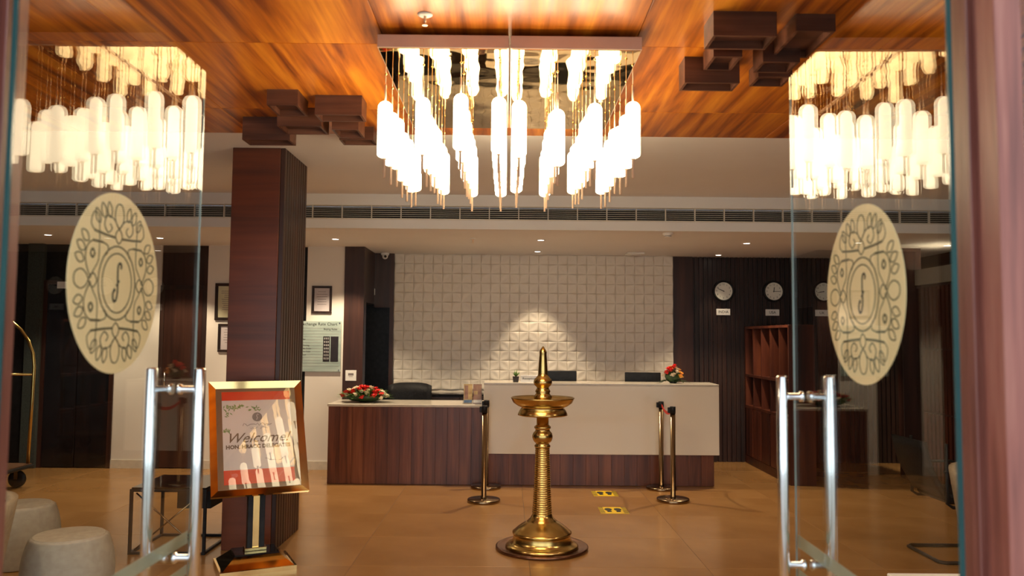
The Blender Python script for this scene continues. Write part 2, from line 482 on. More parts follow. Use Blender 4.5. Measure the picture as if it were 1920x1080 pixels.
while x < XR:
    if x > XL: put('divider', dv, gr, (x, 0, 0))
    x += 0.298
MB().box(XL, XR, -.004, .01, -.004, .005).build('lower_rim', 'louvre', gr)
MB().box(XL, XR, -.004, .01, H - .005, H + .004).build('upper_rim', 'louvre', gr)

# ---- side walls, facade
struct('wall_left', MB().box(XL - .1, XL, D0, DB + .3, 0, ZH + .1), 'dark_panel')
wr = struct('wall_right', MB().box(XR, XR + .1, D0, DB + .3, 0, ZH + .1), 'dark_panel')
# ---- back wall left (white), dark door bays
XWL = at(213, 700, DWH).x
struct('wall_back_left', MB().box(XWL, at(296, 700, DWH).x, DWH, DWH + .12, 0, ZL).box(at(384, 700, DWH).x, -2.98, DWH, DWH + .12, 0, ZL).box(-2.44, -1.98, DWH, DWH + .12, 0, ZL), 'white_wall')
struct('baseboard_back_left', MB().box(XWL, at(296, 700, DWH).x, DWH - .012, DWH, 0, .10).box(at(384, 700, DWH).x, -2.98, DWH - .012, DWH, 0, .10).box(-2.44, -1.98, DWH - .012, DWH, 0, .10), 'stone_top')
d5 = thing('door_5', 'black door in the white wall hidden behind the pillar', 'door', (-2.71, DWH, 0)); d5['kind'] = 'structure'; del d5['category']
MB().box(-.27, .27, .09, .12, 0, ZL).build('door_backing', 'black', d5)
MB().bevbox(-.24, .24, .05, .085, .01, 2.2, .003).build('door_leaf', 'black_gloss', d5)
MB().box(-.27, -.24, .03, .09, 0, 2.23).box(.24, .27, .03, .09, 0, 2.23).box(-.24, .24, .03, .09, 2.2, 2.23).build('door_frame', 'black', d5)
# dark bay left of the white wall with black doors
wb = struct('wall_back_lift', MB().box(XL, XWL, DWH + .02, DWH + .12, 0, ZL), 'black')
d3 = thing('door_3', 'tall black double door at the far left of the lobby', 'door', (0, DWH, 0)); d3['kind'] = 'structure'; del d3['category']
a0, a1 = at(84, 700, DWH).x, at(206, 700, DWH).x
MB().bevbox(a0, (a0 + a1) / 2 - .004, -.01, .02, 0.01, 2.2, .004).build('door_leaf', 'black_gloss', d3)
MB().bevbox((a0 + a1) / 2 + .004, a1, -.01, .02, 0.01, 2.2, .004).build('door_leaf', 'black_gloss', d3)
MB().box(a0 - .05, a0, -.02, .02, 0, 2.25).box(a1, a1 + .05, -.02, .02, 0, 2.25).box(a0, a1, -.02, .02, 2.2, 2.25).build('door_frame', 'dark_panel', d3)
b0, b1 = at(48, 700, DWH).x, at(80, 700, DWH).x
struct('trim_3', MB().bevbox(b0, b1 - .02, DWH - .06, DWH + .02, 0, ZL, .004), 'teal_cloth')
# dark door between white wall panels
c0, c1 = at(296, 700, DWH).x, at(384, 700, DWH).x
d4 = thing('door_4', 'dark wooden door between two white wall panels', 'door', (0, DWH, 0)); d4['kind'] = 'structure'; del d4['category']
MB().box(c0, c1, .03, .06, 0, ZL).build('door_backing', 'dark_panel', d4)
MB().bevbox(c0 + .05, c1 - .05, 0.0, .03, 0.01, 2.15, .003).build('door_leaf', 'dark_panel', d4)
MB().bevbox(c0, c0 + .05, -.01, .03, 0, 2.2, .003).bevbox(c1 - .05, c1, -.01, .03, 0, 2.2, .003).bevbox(c0 + .05, c1 - .05, -.01, .03, 2.15, 2.2, .003).build('door_frame', 'dark_slat', d4)
MB().tube([(c0 + .1, -.045, .95), (c0 + .1, -.045, 1.15)], .008).build('door_handle', 'steel', d4)

# dark pilaster and passage beside the relief wall
XP0, XP1 = at(646, 560, DWH).x, at(683, 560, DWH).x
XT0, XT1 = at(739, 560, 10.46).x, at(1262, 560, 10.46).x
struct('trim_4', MB().box(-1.98, XP1, DWH - .03, DWH + .14, 0, ZL), 'dark_panel')
struct('trim_5', MB().box(XP1 - .10, XP1, DWH + .14, DB - .02, 2.02, ZL), 'dark_panel')
struct('trim_6', MB().box(XP1, XT0, DB - .14, DB, 1.98, ZL).box(XT0 - .05, XT0, DB - .14, DB, 0, 1.98), 'dark_panel')
struct('wall_passage', MB().box(-3.0, XT0, DB + .25, DB + .3, 0, ZL).box(-3.0, -2.95, DWH + .14, DB + .25, 0, ZL), 'black')

# ---- relief tile wall: pieces
wt = struct('wall_back', MB().box(XT0, XT1, 10.475, DB + .05, 0, ZL), 'relief')
CELL = (XT1 - XT0) / 29
def relief_mesh(flip):
    n = 8; vs = []; fs = []
    e = 0.0012
    for j in range(n + 1):
        for i in range(n + 1):
            u, v = i / n, j / n
            u = .5 - .5 * math.cos(PI * u) if 0 < i < n else u
            v = .5 - .5 * math.cos(PI * v) if 0 < j < n else v
            uu = 1 - u if flip else u
            def star(p, q): return min(1.0, (math.sqrt(max(p, 0)) + math.sqrt(max(q, 0))) / 1.0)
            h = min(star(uu, v), star(1 - uu, 1 - v)) ** .9
            d1 = math.hypot(uu, v); d2 = math.hypot(1 - uu, 1 - v)
            lens = max(0.0, min(1 - d1, 1 - d2))
            h = 0.004 + 0.019 * h - 0.030 * lens
            vs.append((e / 2 + u * (CELL - e), -h, e / 2 + v * (CELL - e)))
    for j in range(n):
        for i in range(n):
            a = j * (n + 1) + i
            fs.append((a, a + 1, a + n + 2, a + n + 1))
    mb = MB(); mb.add(vs, fs, True)
    # skirt
    ring = [i for i in range(n + 1)] + [(j * (n + 1) + n) for j in range(1, n + 1)] + [n * (n + 1) + i for i in range(n - 1, -1, -1)] + [j * (n + 1) for j in range(n - 1, 0, -1)]
    o = len(mb.v); mb.v += [(vs[r][0], vs[r][1] + .0035, vs[r][2]) for r in ring]
    for k in range(len(ring)):
        k2 = (k + 1) % len(ring)
        mb.f.append((ring[k], o + k, o + k2, ring[k2])); mb.sm.append(False)
    me = mb.mesh('relief_tile'); me.materials.append(M['relief']); return me, mb
rm = [relief_mesh(False), relief_mesh(True)]
rows = 14
rest = MB()
for r in range(rows):
    for c in range(29):
        px, pz = XT0 + c * CELL, ZL - (r + 1) * CELL
        k = (r + c) % 2
        if r < 10:
            put('relief_tile', rm[k][0], wt, (px, 10.475, pz))
        else:
            src = rm[k][1]; o = len(rest.v)
            rest.v += [(q[0] + px, q[1] + 10.475, q[2] + pz) for q in src.v]
            rest.f += [tuple(i + o for i in f) for f in src.f]; rest.sm += src.sm
rest.build('lower_relief_tiles', 'relief', wt, kind='stuff')

# ---- clock wall: slats
XC1 = XR
wc = struct('wall_back_right', MB().box(XT1, XC1, DB, DB + .1, 0, ZL), 'dark_panel')
m_ = MB(); x = XT1 + .30
MB().bevbox(XT1, XT1 + .27, DB - .06, DB, 0, ZL, .003).build('plain_panel', 'dark_panel', wc)
while x < XC1 - .05:
    m_.box(x, x + .034, DB - .035, DB, 0, ZL); x += .06
m_.build('vertical_slats', 'dark_slat', wc, kind='stuff')

# right side: panelled wall with pale band (seen through the right glass)
sw = struct('wall_right_slatted', MB().box(4.85, 4.95, 2.5, 9.3, 0, 2.25), 'dark_panel')
m_ = MB(); y = 2.55
while y < 9.2:
    m_.box(4.82, 4.85, y, y + .05, 0, .78).box(4.82, 4.85, y, y + .05, .80, 1.5).box(4.82, 4.85, y, y + .05, 1.52, 2.22); y += .085
m_.build('vertical_slats', 'cabinet_wood', sw, kind='stuff')
struct('trim_7', MB().box(4.78, 4.97, 2.5, 9.3, 2.25, 2.43), 'light_band')
struct('trim_8', MB().bevbox(4.62, 4.86, 9.3, 9.42, 0, ZL, .004), 'dark_panel')

# ---- pillar on the left
pl = thing('pillar', 'dark reddish wood clad pillar with grooved right side, behind the welcome sign', 'pillar', (-1.917, 6.05, 0))
MB().bevbox(-.202, .165, 0, .68, 0, ZH, .003).build('cladding', 'pillar_wood', pl)
m_ = MB()
for k in range(10):
    y0 = .004 + k * .068
    m_.bevbox(.165, .202, y0, y0 + .052, 0, ZH, .004)
m_.build('side_battens', 'dark_panel', pl, kind='stuff')

# ---- facade: jambs, header, side lights
XJL, XJR = -.985, .900
def jamb(sgn, x):
    m1 = MB().bevbox(min(x, x + sgn * .05), max(x, x + sgn * .05), 1.44, 1.50, 0, 2.50, .002)
    j = struct('trim_9' if sgn < 0 else 'trim_10', m1, 'jamb_wood')
    MB().bevbox(min(x + sgn * .012, x + sgn * .05), max(x + sgn * .012, x + sgn * .05), 1.50, 1.53, 0, 2.5, .002).build('frame_strip', 'jamb_wood', j)
    MB().bevbox(min(x, x + sgn * .05), max(x, x + sgn * .05), 1.53, 1.60, 0, 2.50, .002).build('frame_strip', 'jamb_wood', j)
jamb(-1, XJL); jamb(1, XJR)
struct('trim_11', MB().bevbox(-3.4, 3.4, 1.44, 1.60, 2.50, 2.62, .003), 'jamb_wood')
for sgn, nm, xa, xb in ((-1, 'window_1', -3.3, XJL - .05), (1, 'window_2', XJR + .05, 3.3)):
    wn = struct(nm, MB().box(xa, xb, 1.50, 1.512, .06, 2.49), 'glass')
    MB().box(xa, xb, 1.47, 1.54, 0, .06).box(xa - .05 if sgn < 0 else xb, xa if sgn < 0 else xb + .05, 1.47, 1.54, 0, 2.5).build('window_frame', 'jamb_wood', wn)
struct('wall_front', MB().box(XL - .1, XR + .1, 1.44, 1.50, 2.62, ZH + .1).box(XL - .1, -3.35, 1.44, 1.5, 0, 2.62).box(3.35, XR + .1, 1.44, 1.5, 0, 2.62), 'facade')

# ================================================================ GLASS DOORS
def emblem(parent, r):
    """gold film disc in local x,z plane, printed side towards -y"""
    MB().lathe([(r, 0), (r, .0012)], (0, 0, 0), 72, smooth=False, axis='y').build('gold_disc', 'decal', parent)
    s = MB(); W = .0032 * r / .22
    def circ(cx, cy, rx, ry=None, rot=0, n=28, a0=0, a1=2 * PI):
        ry = ry or rx; out = []
        full = abs(a1 - a0 - 2 * PI) < 1e-6
        for k in range(n if full else n + 1):
            a = a0 + (a1 - a0) * k / n
            X, Y = rx * math.cos(a), ry * math.sin(a)
            out.append((cx + X * math.cos(rot) - Y * math.sin(rot), cy + X * math.sin(rot) + Y * math.cos(rot)))
        return out, full
    def rot(pts, a): return [(x * math.cos(a) - y * math.sin(a), x * math.sin(a) + y * math.cos(a)) for x, y in pts]
    def line(pts, closed=False, wd=W): ribbon(s, [(x * r, y * r) for x, y in pts], wd, 0, closed)
    def smooth(pts, n=6, closed=False):
        out = []; m = len(pts)
        rng = range(m) if closed else range(m - 1)
        for i in rng:
            p0 = pts[(i - 1) % m] if closed or i > 0 else pts[0]
            p1 = pts[i]; p2 = pts[(i + 1) % m]
            p3 = pts[(i + 2) % m] if closed or i + 2 < m else pts[-1]
            for k in range(n):
                t = k / n
                out.append(tuple(0.5 * ((2 * p1[q]) + (-p0[q] + p2[q]) * t + (2 * p0[q] - 5 * p1[q] + 4 * p2[q] - p3[q]) * t * t + (-p0[q] + 3 * p1[q] - 3 * p2[q] + p3[q]) * t ** 3) for q in (0, 1)))
        if not closed: out.append(pts[-1])
        return out
    line(circ(0, 0, .33)[0], True, W * 1.1); line(circ(0, 0, .41)[0], True, W * 1.3)
    for q in range(4):
        a = q * PI / 2
        # long knot loop along the axis: outer drop, crossing, inner drop
        knot = smooth([(0, .44), (.07, .50), (.05, .57), (-.06, .65), (-.10, .76), (-.05, .87), (.05, .87), (.10, .76), (.06, .65), (-.05, .57), (-.07, .50)], 5, True)
        line(rot(knot, a), True)
        for sg in (-1, 1):
            if q % 2 == 0:
                st = smooth([(0, .60), (sg * .12, .70), (sg * .26, .72), (sg * .32, .62), (sg * .24, .54), (sg * .16, .59), (sg * .20, .64)], 5)
                line(rot(st, a))
                line(rot([(sg * .08, .50), (sg * .30, .51), (sg * .52, .53)], a), wd=W * 1.8)
                line(rot(smooth([(sg * .52, .53), (sg * .59, .60), (sg * .54, .72), (sg * .45, .70), (sg * .42, .58), (sg * .41, .40), (sg * .42, .22), (sg * .50, .12), (sg * .58, .02)], 5), a), wd=W * .8)
                line(rot(smooth([(sg * .30, .28), (sg * .24, .32), (sg * .23, .39), (sg * .34, .42)], 4), a))
                line(rot([(sg * .34, .42), (sg * .54, .42)], a), wd=W * 1.8)
                line(rot(smooth([(sg * .54, .42), (sg * .64, .36), (sg * .68, .24), (sg * .64, .12), (sg * .56, .02)], 5), a))
                line(rot(smooth([(sg * .50, .28), (sg * .54, .33), (sg * .58, .28), (sg * .54, .24)], 4, True), a), True, W * 1.6)
            for th, rad in ((.27, .82), (.42, .84), (.58, .83)):
                ang = PI / 2 - sg * th
                cx, cy = rad * math.cos(ang), rad * math.sin(ang)
                leaf = [(-.085, 0), (-.04, .042), (.02, .045), (.085, 0), (.02, -.045), (-.04, -.042)]
                lf = rot(smooth(leaf, 4, True), ang)
                line(rot([(x + cx, y + cy) for x, y in lf], a), True)
    s.build('knot_pattern', 'decal_ink', parent)
    t = MB(); sp = smooth([(.07, .155), (.085, .19), (.05, .215), (.01, .18), (.005, .08), (.01, 0), (.01, -.10), (-.02, -.18), (-.07, -.19), (-.09, -.13), (-.06, -.07), (-.045, -.09)], 6)
    ribbon(t, [(x * r, y * r * 1.05) for x, y in sp], W * 1.9, 0)
    ribbon(t, [(-.02 * r, -.03 * r), (.045 * r, .03 * r)], W * 1.6, 0)
    t.build('letter_s', 'ink', parent)


def glass_door(n, sgn, X, y0, y1, hd, hz0, hz1, ec, er, lab, yaw):
    """leaf swung in: lies along y at x = X. sgn -1 left leaf, +1 right leaf"""
    d = thing('door_%d' % n, lab, 'door', (X, y0, 0)); d['kind'] = 'structure'; del d['category']
    Lf = y1 - y0; T = .0045
    d.rotation_euler = (0, 0, yaw)
    MB().box(-T, T, .006, Lf - .006, .010, 2.43).build('glass_pane', 'glass', d)
    MB().box(-T + .002, T - .002, Lf - .006, Lf - .003, .010, 2.43).build('glass_edge', 'edge_far', d, label='pale polished edge of the glass, free side')
    MB().box(-T, T, 0, .006, .010, 2.43).build('glass_edge', 'edge', d, label='teal polished edge of the glass, hinge side')
    MB().box(-T - .006, T + .006, .0, .16, .004, .09).build('patch_fitting', 'steel', d)
    for sx in (-1, 1):
        h = MB().lathe([(.012, hz0 - .004), (.016, hz0), (.016, hz1), (.012, hz1 + .004)], (sx * .07, hd - y0, 0), 24).build('pull_handle', 'steel', d)
        for z in (hz0 + .055, hz1 - .058):
            MB().lathe([(.010, 0), (.010, .05), (.016, .052), (.016, .062)], (sx * .07, hd - y0, z), 16, axis='x').build('standoff', 'steel', h, loc=(0, 0, 0)) if sx < 0 else \
            MB().lathe([(.010, -.0), (.010, -.05), (.016, -.052), (.016, -.062)], (sx * .07, hd - y0, z), 16, axis='x').build('standoff', 'steel', h)
    MB().box(sgn * (T + .0002), sgn * (T + .0012), 0.01, Lf - .006, .968, 1.005).build('frosted_stripe', 'frost', d)
    MB().box(sgn * (T + .0002), sgn * (T + .0012), 0.01, Lf - .006, .875, .903).build('frosted_stripe', 'frost', d)
    em = bpy.data.objects.new('emblem', None); C.objects.link(em); em.parent = d
    em.location = (sgn * (T + .0016), ec[0] - y0, ec[1])
    # local -y must face the opening, i.e. world +x for the left leaf, -x for the right leaf
    em.rotation_euler = (0, 0, PI / 2 if sgn < 0 else -PI / 2)
    em['label'] = 'round gold film emblem with knot pattern and letter S'
    emblem(em, er)
    return d

glass_door(1, -1, -.970, 1.53, 2.48, 2.34, .905, 1.50, (1.985, 1.727), .224, 'left frameless glass entrance door swung inwards, with round gold emblem', -.007)
glass_door(2, 1, .877, 1.55, 2.48, 2.38, .885, 1.49, (1.99, 1.716), .226, 'right frameless glass entrance door swung inwards, with round gold emblem', -.015)

# ================================================================ CHANDELIER
PZ = 2.947
tube_m = MB()
pr = []
LT, RT = .274, .0350
for k in range(7):
    a = PI / 2 * k / 6; pr.append((max(.001, RT * math.sin(a)), -LT + RT * .55 - RT * .55 * math.cos(a)))
for k in range(7):
    a = PI / 2 * k / 6; pr.append((max(.001, RT * math.cos(a)), -RT + RT * math.sin(a)))
tube_m.lathe(pr, (0, 0, 0), 24, cap=False)
tube_me = tube_m.mesh('pendant_tube'); tube_me.materials.append(M['tube'])
cab_me = MB().lathe([(.0018, 0), (.0018, 1)], (0, 0, 0), 6).mesh('cable'); cab_me.materials.append(M['copper_rod'])
stem_me = MB().lathe([(.0045, -.002), (.0045, .075), (.003, .08)], (0, 0, 0), 10).mesh('stem'); stem_me.materials.append(M['copper_rod'])
rod_me = MB().lathe([(.010, -LT + .001), (.010, -LT - .004), (.0058, -LT - .007), (.0058, -LT - .092)], (0, 0, 0), 10).mesh('finial_rod'); rod_me.materials.append(M['copper_rod'])
bead_me = MB().sphere((0, 0, 0), .006, 8, 6).mesh('bead'); bead_me.materials.append(M['polish_brass'])
front_tops = [2.712, 2.732, 2.752, 2.738, 2.722, 2.682, 2.712, 2.722]
colx = [-.586, -.408, -.229, -.048, .048, .229, .406, .586]
for half in (0, 1):
    xa, xb = ((-.620, -.004), (.004, .620))[half]
    ch = thing('chandelier', ('left' if half == 0 else 'right') + ' square half of the glowing opal tube chandelier under its mirror plate', 'chandelier', (0, 3.65, PZ), group='twin tube chandeliers')
    MB().bevbox(xa, xb, 0, 1.42, .004, .066, .002).build('ceiling_plate', 'plate_side', ch)
    MB().box(xa + .006, xb - .006, .006, 1.414, .0, .004).build('mirror_plate', 'mirror', ch)
    MB().box((xa + xb) / 2 - .22, (xa + xb) / 2 + .22, .3, 1.1, .066, ZH - PZ).build('mounting_box', 'plate_side', ch)
    for ci in range(4):
        X = colx[half * 4 + ci]
        for rj in range(7):
            Y = .06 + rj * .2125
            zt = front_tops[half * 4 + ci] if rj == 0 else 2.716 + .009 * rj + random.uniform(-.020, .020)
            t = put('pendant_tube', tube_me, ch, (X, Y, zt - PZ))
            c = put('cable', cab_me, t, (0, 0, .07)); c.scale = (1, 1, PZ - zt - .07)
            put('stem', stem_me, t); put('finial_rod', rod_me, t)
            put('bead', bead_me, t, (0, 0, random.uniform(.12, PZ - zt - .02)))

# ================================================================ WOOD BLOCKS UNDER THE CEILING
def block(label, x0, x1, D, yb, dep):
    p0 = at(x0, yb, D); p1 = at(x1, yb, D)
    zb = (p0.z + p1.z) / 2; h = ZH - zb; wx = p1.x - p0.x
    t = thing('ceiling_block', label, 'wooden block', (p0.x, D, ZH), group='hollow wooden blocks under the ceiling')
    k = .014
    MB().box(0, wx, 0, k, -h, 0).build('front_board', 'block_wood', t)
    MB().box(0, wx, dep - k, dep, -h, 0).build('back_board', 'block_wood', t)
    MB().box(0, k, k, dep - k, -h, 0).build('side_board', 'block_wood', t)
    MB().box(wx - k, wx, k, dep - k, -h, 0).build('side_board', 'block_wood', t)
    MB().box(k, wx - k, k, dep - k, -h + .035, -h + .045).build('inner_board', 'block_wood', t)
block('small brown block, upper left of the left cluster', 500, 558, 4.59, 197, .24)
block('wide brown block, upper right of the left cluster', 590, 678, 4.69, 215, .16)
block('long brown block in the middle of the left cluster', 519, 602, 4.96, 236, .22)
block('wide brown block hanging just above the pillar top', 454, 543, 5.18, 262, .16)
block('small reddish block, lower right of the left cluster', 622, 672, 4.99, 243, .22)
block('flat brown block at the ceiling edge, rearmost of the left cluster', 636, 700, 5.40, 262, .16)
block('large brown block, front left of the right cluster', 1338, 1457, 3.41, 67, .17)
block('dark block, front right of the right cluster', 1493, 1567, 3.43, 58, .34)
block('wide brown block, leftmost and rear of the right cluster', 1284, 1387, 3.98, 155, .14)
block('dark block in the middle of the right cluster', 1431, 1500, 3.73, 116, .16)
block('dark block, rearmost of the right cluster beside the glass door', 1422, 1486, 4.02, 144, .16)
block('narrow dark block between the two left blocks of the right cluster', 1338, 1392, 3.72, 106, .2)

# ================================================================ CEILING FITTINGS
def downlight(px, py, z, label, power=SPOT_W, cone=72, lit=True, blend=.35):
    p = on(px, py, z)
    t = thing('downlight', label, 'downlight', (p.x, p.y, z), group='recessed downlights')
    MB().lathe([(.050, 0), (.050, -.004), (.040, -.006), (.036, -.002)], (0, 0, 0), 24).build('trim_ring', 'fascia', t)
    MB().lathe([(.001, -.0035), (.035, -.0035), (.035, -.0015)], (0, 0, 0), 24).build('lens', 'lamp_disc', t)
    ld = bpy.data.lights.new('downlight_beam', 'SPOT'); ld.energy = power * SPOT_GAIN; ld.color = SPOT_COLOR
    ld.spot_size = math.radians(cone); ld.spot_blend = blend; ld.shadow_soft_size = .03
    lo = bpy.data.objects.new('downlight_beam', ld); C.objects.link(lo); lo.parent = t; lo.location = (0, 0, -.02)
    return t
downlight(629, 448, ZL, 'recessed downlight between the pillar and the dark pilaster', 45, 110)
downlight(1014, 450, ZL, 'recessed downlight in front of the relief wall, nearer of two', 45, 110)
downlight(1400, 456, ZL, 'recessed downlight left of the right glass door', 45, 110)
downlight(1777, 460, ZL, 'recessed downlight seen through the right glass door', 34, 100)
downlight(300, 446, ZL, 'recessed downlight behind the left emblem', 34, 100)
downlight(1008, 471.5, ZL, 'recessed downlight close to the relief wall above the brass lamp', 22, 66, blend=.35)
downlight(1347, 478, ZL, 'recessed downlight above the India clock', 8, 60)
downlight(90, 440, ZL, 'recessed downlight in front of the black double door', 20, 90)

for k, (x, y) in enumerate(((-2.3, 2.5), (2.3, 2.5), (-3.7, 4.1), (3.7, 4.1))):  # out-of-view fill lamps, added only to brighten the lobby
    t = thing('downlight', ('unseen fill lamp added in the wooden ceiling just inside the entrance, ', 'unseen fill lamp added in the wooden ceiling over the seating, ')[k // 2] + ('left side', 'right side')[k % 2], 'downlight', (x, y, ZH), group='recessed downlights')
    MB().lathe([(.050, 0), (.050, -.004), (.040, -.006), (.036, -.002)], (0, 0, 0), 24).build('trim_ring', 'fascia', t)
    MB().lathe([(.001, -.0035), (.035, -.0035), (.035, -.0015)], (0, 0, 0), 24).build('lens', 'lamp_disc', t)
    ld = bpy.data.lights.new('downlight_beam', 'SPOT'); ld.energy = 60; ld.color = SPOT_COLOR
    ld.spot_size = math.radians(140); ld.spot_blend = .5; ld.shadow_soft_size = .04
    lo = bpy.data.objects.new('downlight_beam', ld); C.objects.link(lo); lo.parent = t; lo.location = (0, 0, -.02)

def sprinkler(px, py, z, label, s=1.0):
    p = on(px, py, z)
    t = thing('sprinkler', label, 'sprinkler', (p.x, p.y, z)); t.scale = (s, s, s)
    MB().lathe([(.034, 0), (.034, -.003), (.026, -.008), (.010, -.010)], (0, 0, 0), 24).build('rosette', 'white_plate', t)
    MB().lathe([(.006, -.008), (.006, -.035), (.003, -.036), (.003, -.048), (.013, -.049), (.013, -.051)], (0, 0, 0), 12).build('nozzle', 'copper_rod', t)
sprinkler(797, 27, ZH, 'sprinkler head on the wooden ceiling in front of the chandelier')
sprinkler(887, 447, ZL, 'sprinkler head on the painted ceiling above the relief wall')
p = on(1252, 437, ZL)
t = thing('smoke_detector', 'white round smoke detector on the painted ceiling', 'smoke detector', (p.x, p.y, ZL))
MB().lathe([(.055, 0), (.055, -.012), (.045, -.022), (.034, -.026), (.034, -.04), (.02, -.046)], (0, 0, 0), 28).build('body', 'white_plate', t)
MB().lathe([(.035, -.030), (.0355, -.034)], (0, 0, 0), 28).build('vent_ring', 'black', t)
p = on(1190, 474.5, ZL)
t = thing('ceiling_speaker', 'flat white square fitting on the ceiling near the relief wall', 'ceiling fitting', (p.x, p.y, ZL))
MB().bevbox(-.11, .11, -.11, .11, -.022, 0, .006).build('cover', 'white_plate', t)
MB().lathe([(.07, -.022), (.07, -.026), (.06, -.028)], (0, 0, 0), 28).build('grille', 'fascia', t)
p = on(722, 474, ZL)
t = thing('security_camera', 'white dome security camera beside the dark pilaster', 'camera', (p.x, p.y, ZL))
MB().lathe([(.055, 0), (.055, -.02), (.045, -.035)], (0, 0, 0), 24).build('mount', 'white_plate', t)
MB().sphere((0, 0, -.045), .040, 16, 10).build('housing', 'white_plate', t)
MB().lathe([(.016, -.005), (.016, .02), (.012, .024)], (.012, -.052, -.052), 16, axis='y').build('lens', 'black_gloss', t)

# ================================================================ RECEPTION
DR = 8.76
xa = at(614, 850, DR).x; xb = at(906, 850, DR).x; xc = at(1339, 880, DR).x
lc = thing('reception_desk', 'low reception counter clad in reddish brown boards with stone top', 'reception desk', (xa, DR, 0))
wl = xb - xa - .002
z1 = .835
nb = 13
for k in range(nb):
    w0 = wl * k / nb; w1 = wl * (k + 1) / nb
    MB().bevbox(w0 + .0006, w1 - .0006, 0, .018, 0.004, z1, .0008).build('front_board', 'desk_wood', lc)
MB().box(0, .018, .018, .60, 0, z1).build('end_panel', 'desk_wood', lc)
MB().box(.018, wl, .018, .03, 0, z1).build('carcass', 'dark_panel', lc)
MB().bevbox(-.012, wl, -.012, .64, z1, z1 + .028, .004).build('stone_top', 'stone_top', lc)
hc = thing('reception_counter', 'high reception counter with glossy cream front above a wooden plinth', 'reception desk', (xb, DR, 0))
wh = xc - xb
nb = 18
for k in range(nb):
    w0 = wh * k / nb; w1 = wh * (k + 1) / nb
    MB().bevbox(w0 + .0006, w1 - .0006, 0, .018, .004, .36, .0008).build('plinth_board', 'desk_wood', hc)
MB().box(wh - .02, wh, .02, .6, 0, .36).build('plinth_end', 'desk_wood', hc)
MB().bevbox(0.0, wh + .045, -.055, 0.0, .345, 1.085, .003).build('cream_front', 'white_gloss', hc)
MB().bevbox(0.0, wh + .045, -.055, .36, 1.086, 1.110, .003).build('counter_top', 'stone_top', hc)
MB().box(.02, wh + .02, .3, .33, .36, 1.086).box(wh + .0, wh + .045, 0, .3, .345, 1.085).build('carcass', 'white_gloss', hc)
MB().box(.05, wh, .33, .95, .72, .75).box(.05, wh, .02, .6, .33, .36).build('inner_worktop', 'desk_wood', hc)
HT = 1.110
# low cabinet behind
kb = thing('back_cabinet', 'low dark cabinet with drawers along the relief wall', 'cabinet', (XT0 + .45, 10.05, 0))
wk = XT1 - XT0 - .5
MB().box(0, wk, .02, .39, 0, .86).build('body', 'dark_panel', kb)
MB().bevbox(-.01, wk + .01, -.01, .395, .86, .885, .003).build('top', 'black_gloss', kb)
nd = 7
for k in range(nd):
    d = MB().bevbox(wk * k / nd + .01, wk * (k + 1) / nd - .01, 0, .02, .62, .84, .003).build('drawer', 'dark_slat', kb)
    MB().box(wk * (k + .5) / nd - .07, wk * (k + .5) / nd + .07, -.015, 0, .74, .75).build('handle', 'antique', d)

# flowers
def petals(mb, r, seed):
    rnd = random.Random(seed)
    mb.sphere((0, 0, 0), r * .5, 8, 5)
    for ring, (n, rad, tilt) in enumerate(((5, .62, .35), (7, 1.0, .9))):
        for k in range(n):
            a = 2 * PI * k / n + ring * .4 + rnd.uniform(-.1, .1)
            ca, sa = math.cos(a), math.sin(a)
            pts = []
            for (u, v, hh) in ((.15, -.28, -.25), (.15, .28, -.25), (.75, .46, .12 + .2 * (1 - ring)), (1.0, 0, .18 + .35 * (1 - ring)), (.75, -.46, .12 + .2 * (1 - ring)), (.6, 0, -.02)):
                X = r * rad * u; Y = r * rad * v; Z = r * hh
                pts.append((X * ca - Y * sa, X * sa + Y * ca, Z))
            mb.add(pts, [(0, 1, 5), (1, 2, 5), (2, 3, 5), (3, 4, 5), (4, 0, 5)], True)
fm = {}
for c in ('rose_red', 'rose_cream', 'rose_orange'):
    mb = MB(); petals(mb, 1.0, 3); me = mb.mesh('rose'); me.materials.append(M[c]); fm[c] = me

def arrangement(label, loc, rx, ry, h, n, cols, leafmat, nl, fr, seed):
    rnd = random.Random(seed)
    t = thing('flower_arrangement', label, 'flowers', loc)
    MB().lathe([(.30 * ry, 0), (.40 * ry, .010), (.42 * ry, .02), (.36 * ry, .022)], (0, 0, 0), 24).build('tray', 'black', t)
    MB().sphere((0, 0, .0 + h * .35), 1, 14, 8, (rx * .70, ry * .70, h * .34)).build('foam_mound', 'leaf_dark', t)
    m = MB()
    for k in range(nl):
        a = rnd.uniform(0, 2 * PI); q = rnd.uniform(.25, .8); z = h * .65 * (1 - q * q) + .012
        Ln = rnd.uniform(.05, .10) * rx / .3; wd = Ln * .16
        ca, sa = math.cos(a), math.sin(a); X, Y = rx * q * ca, ry * q * sa
        up = rnd.uniform(-.01, .04)
        pts = []
        for (u, v, e) in ((0, 0, 0), (.45, wd / Ln, .5), (1, 0, 1.0), (.45, -wd / Ln, .5)):
            pts.append((X + (u * ca - v * sa) * Ln, Y + (u * sa + v * ca) * Ln, max(.004, z + up * e)))
        m.add(pts, [(0, 1, 2), (0, 2, 3)])
        m.tube([(X * .6, Y * .6, z * .6 + .004), (X, Y, z)], .0015, 4)
    m.build('foliage', leafmat, t, kind='stuff')
    for k in range(n):
        q = math.sqrt((k + .5) / n) * .88; a = k * 2.399
        X, Y = rx * q * math.cos(a) * .92, ry * q * math.sin(a) * .92
        z = .012 + h * (1 - q * q * .9) * .86 + rnd.uniform(-.008, .008)
        o = put('rose', fm[cols[(k * 2 + k // 3) % len(cols)]], t, (X, Y, z), (-Y / ry * .7, X / rx * .7, rnd.uniform(0, 6)))
        s_ = fr * rnd.uniform(.85, 1.15); o.scale = (s_, s_, s_)
p = at(684, 752, 9.03)
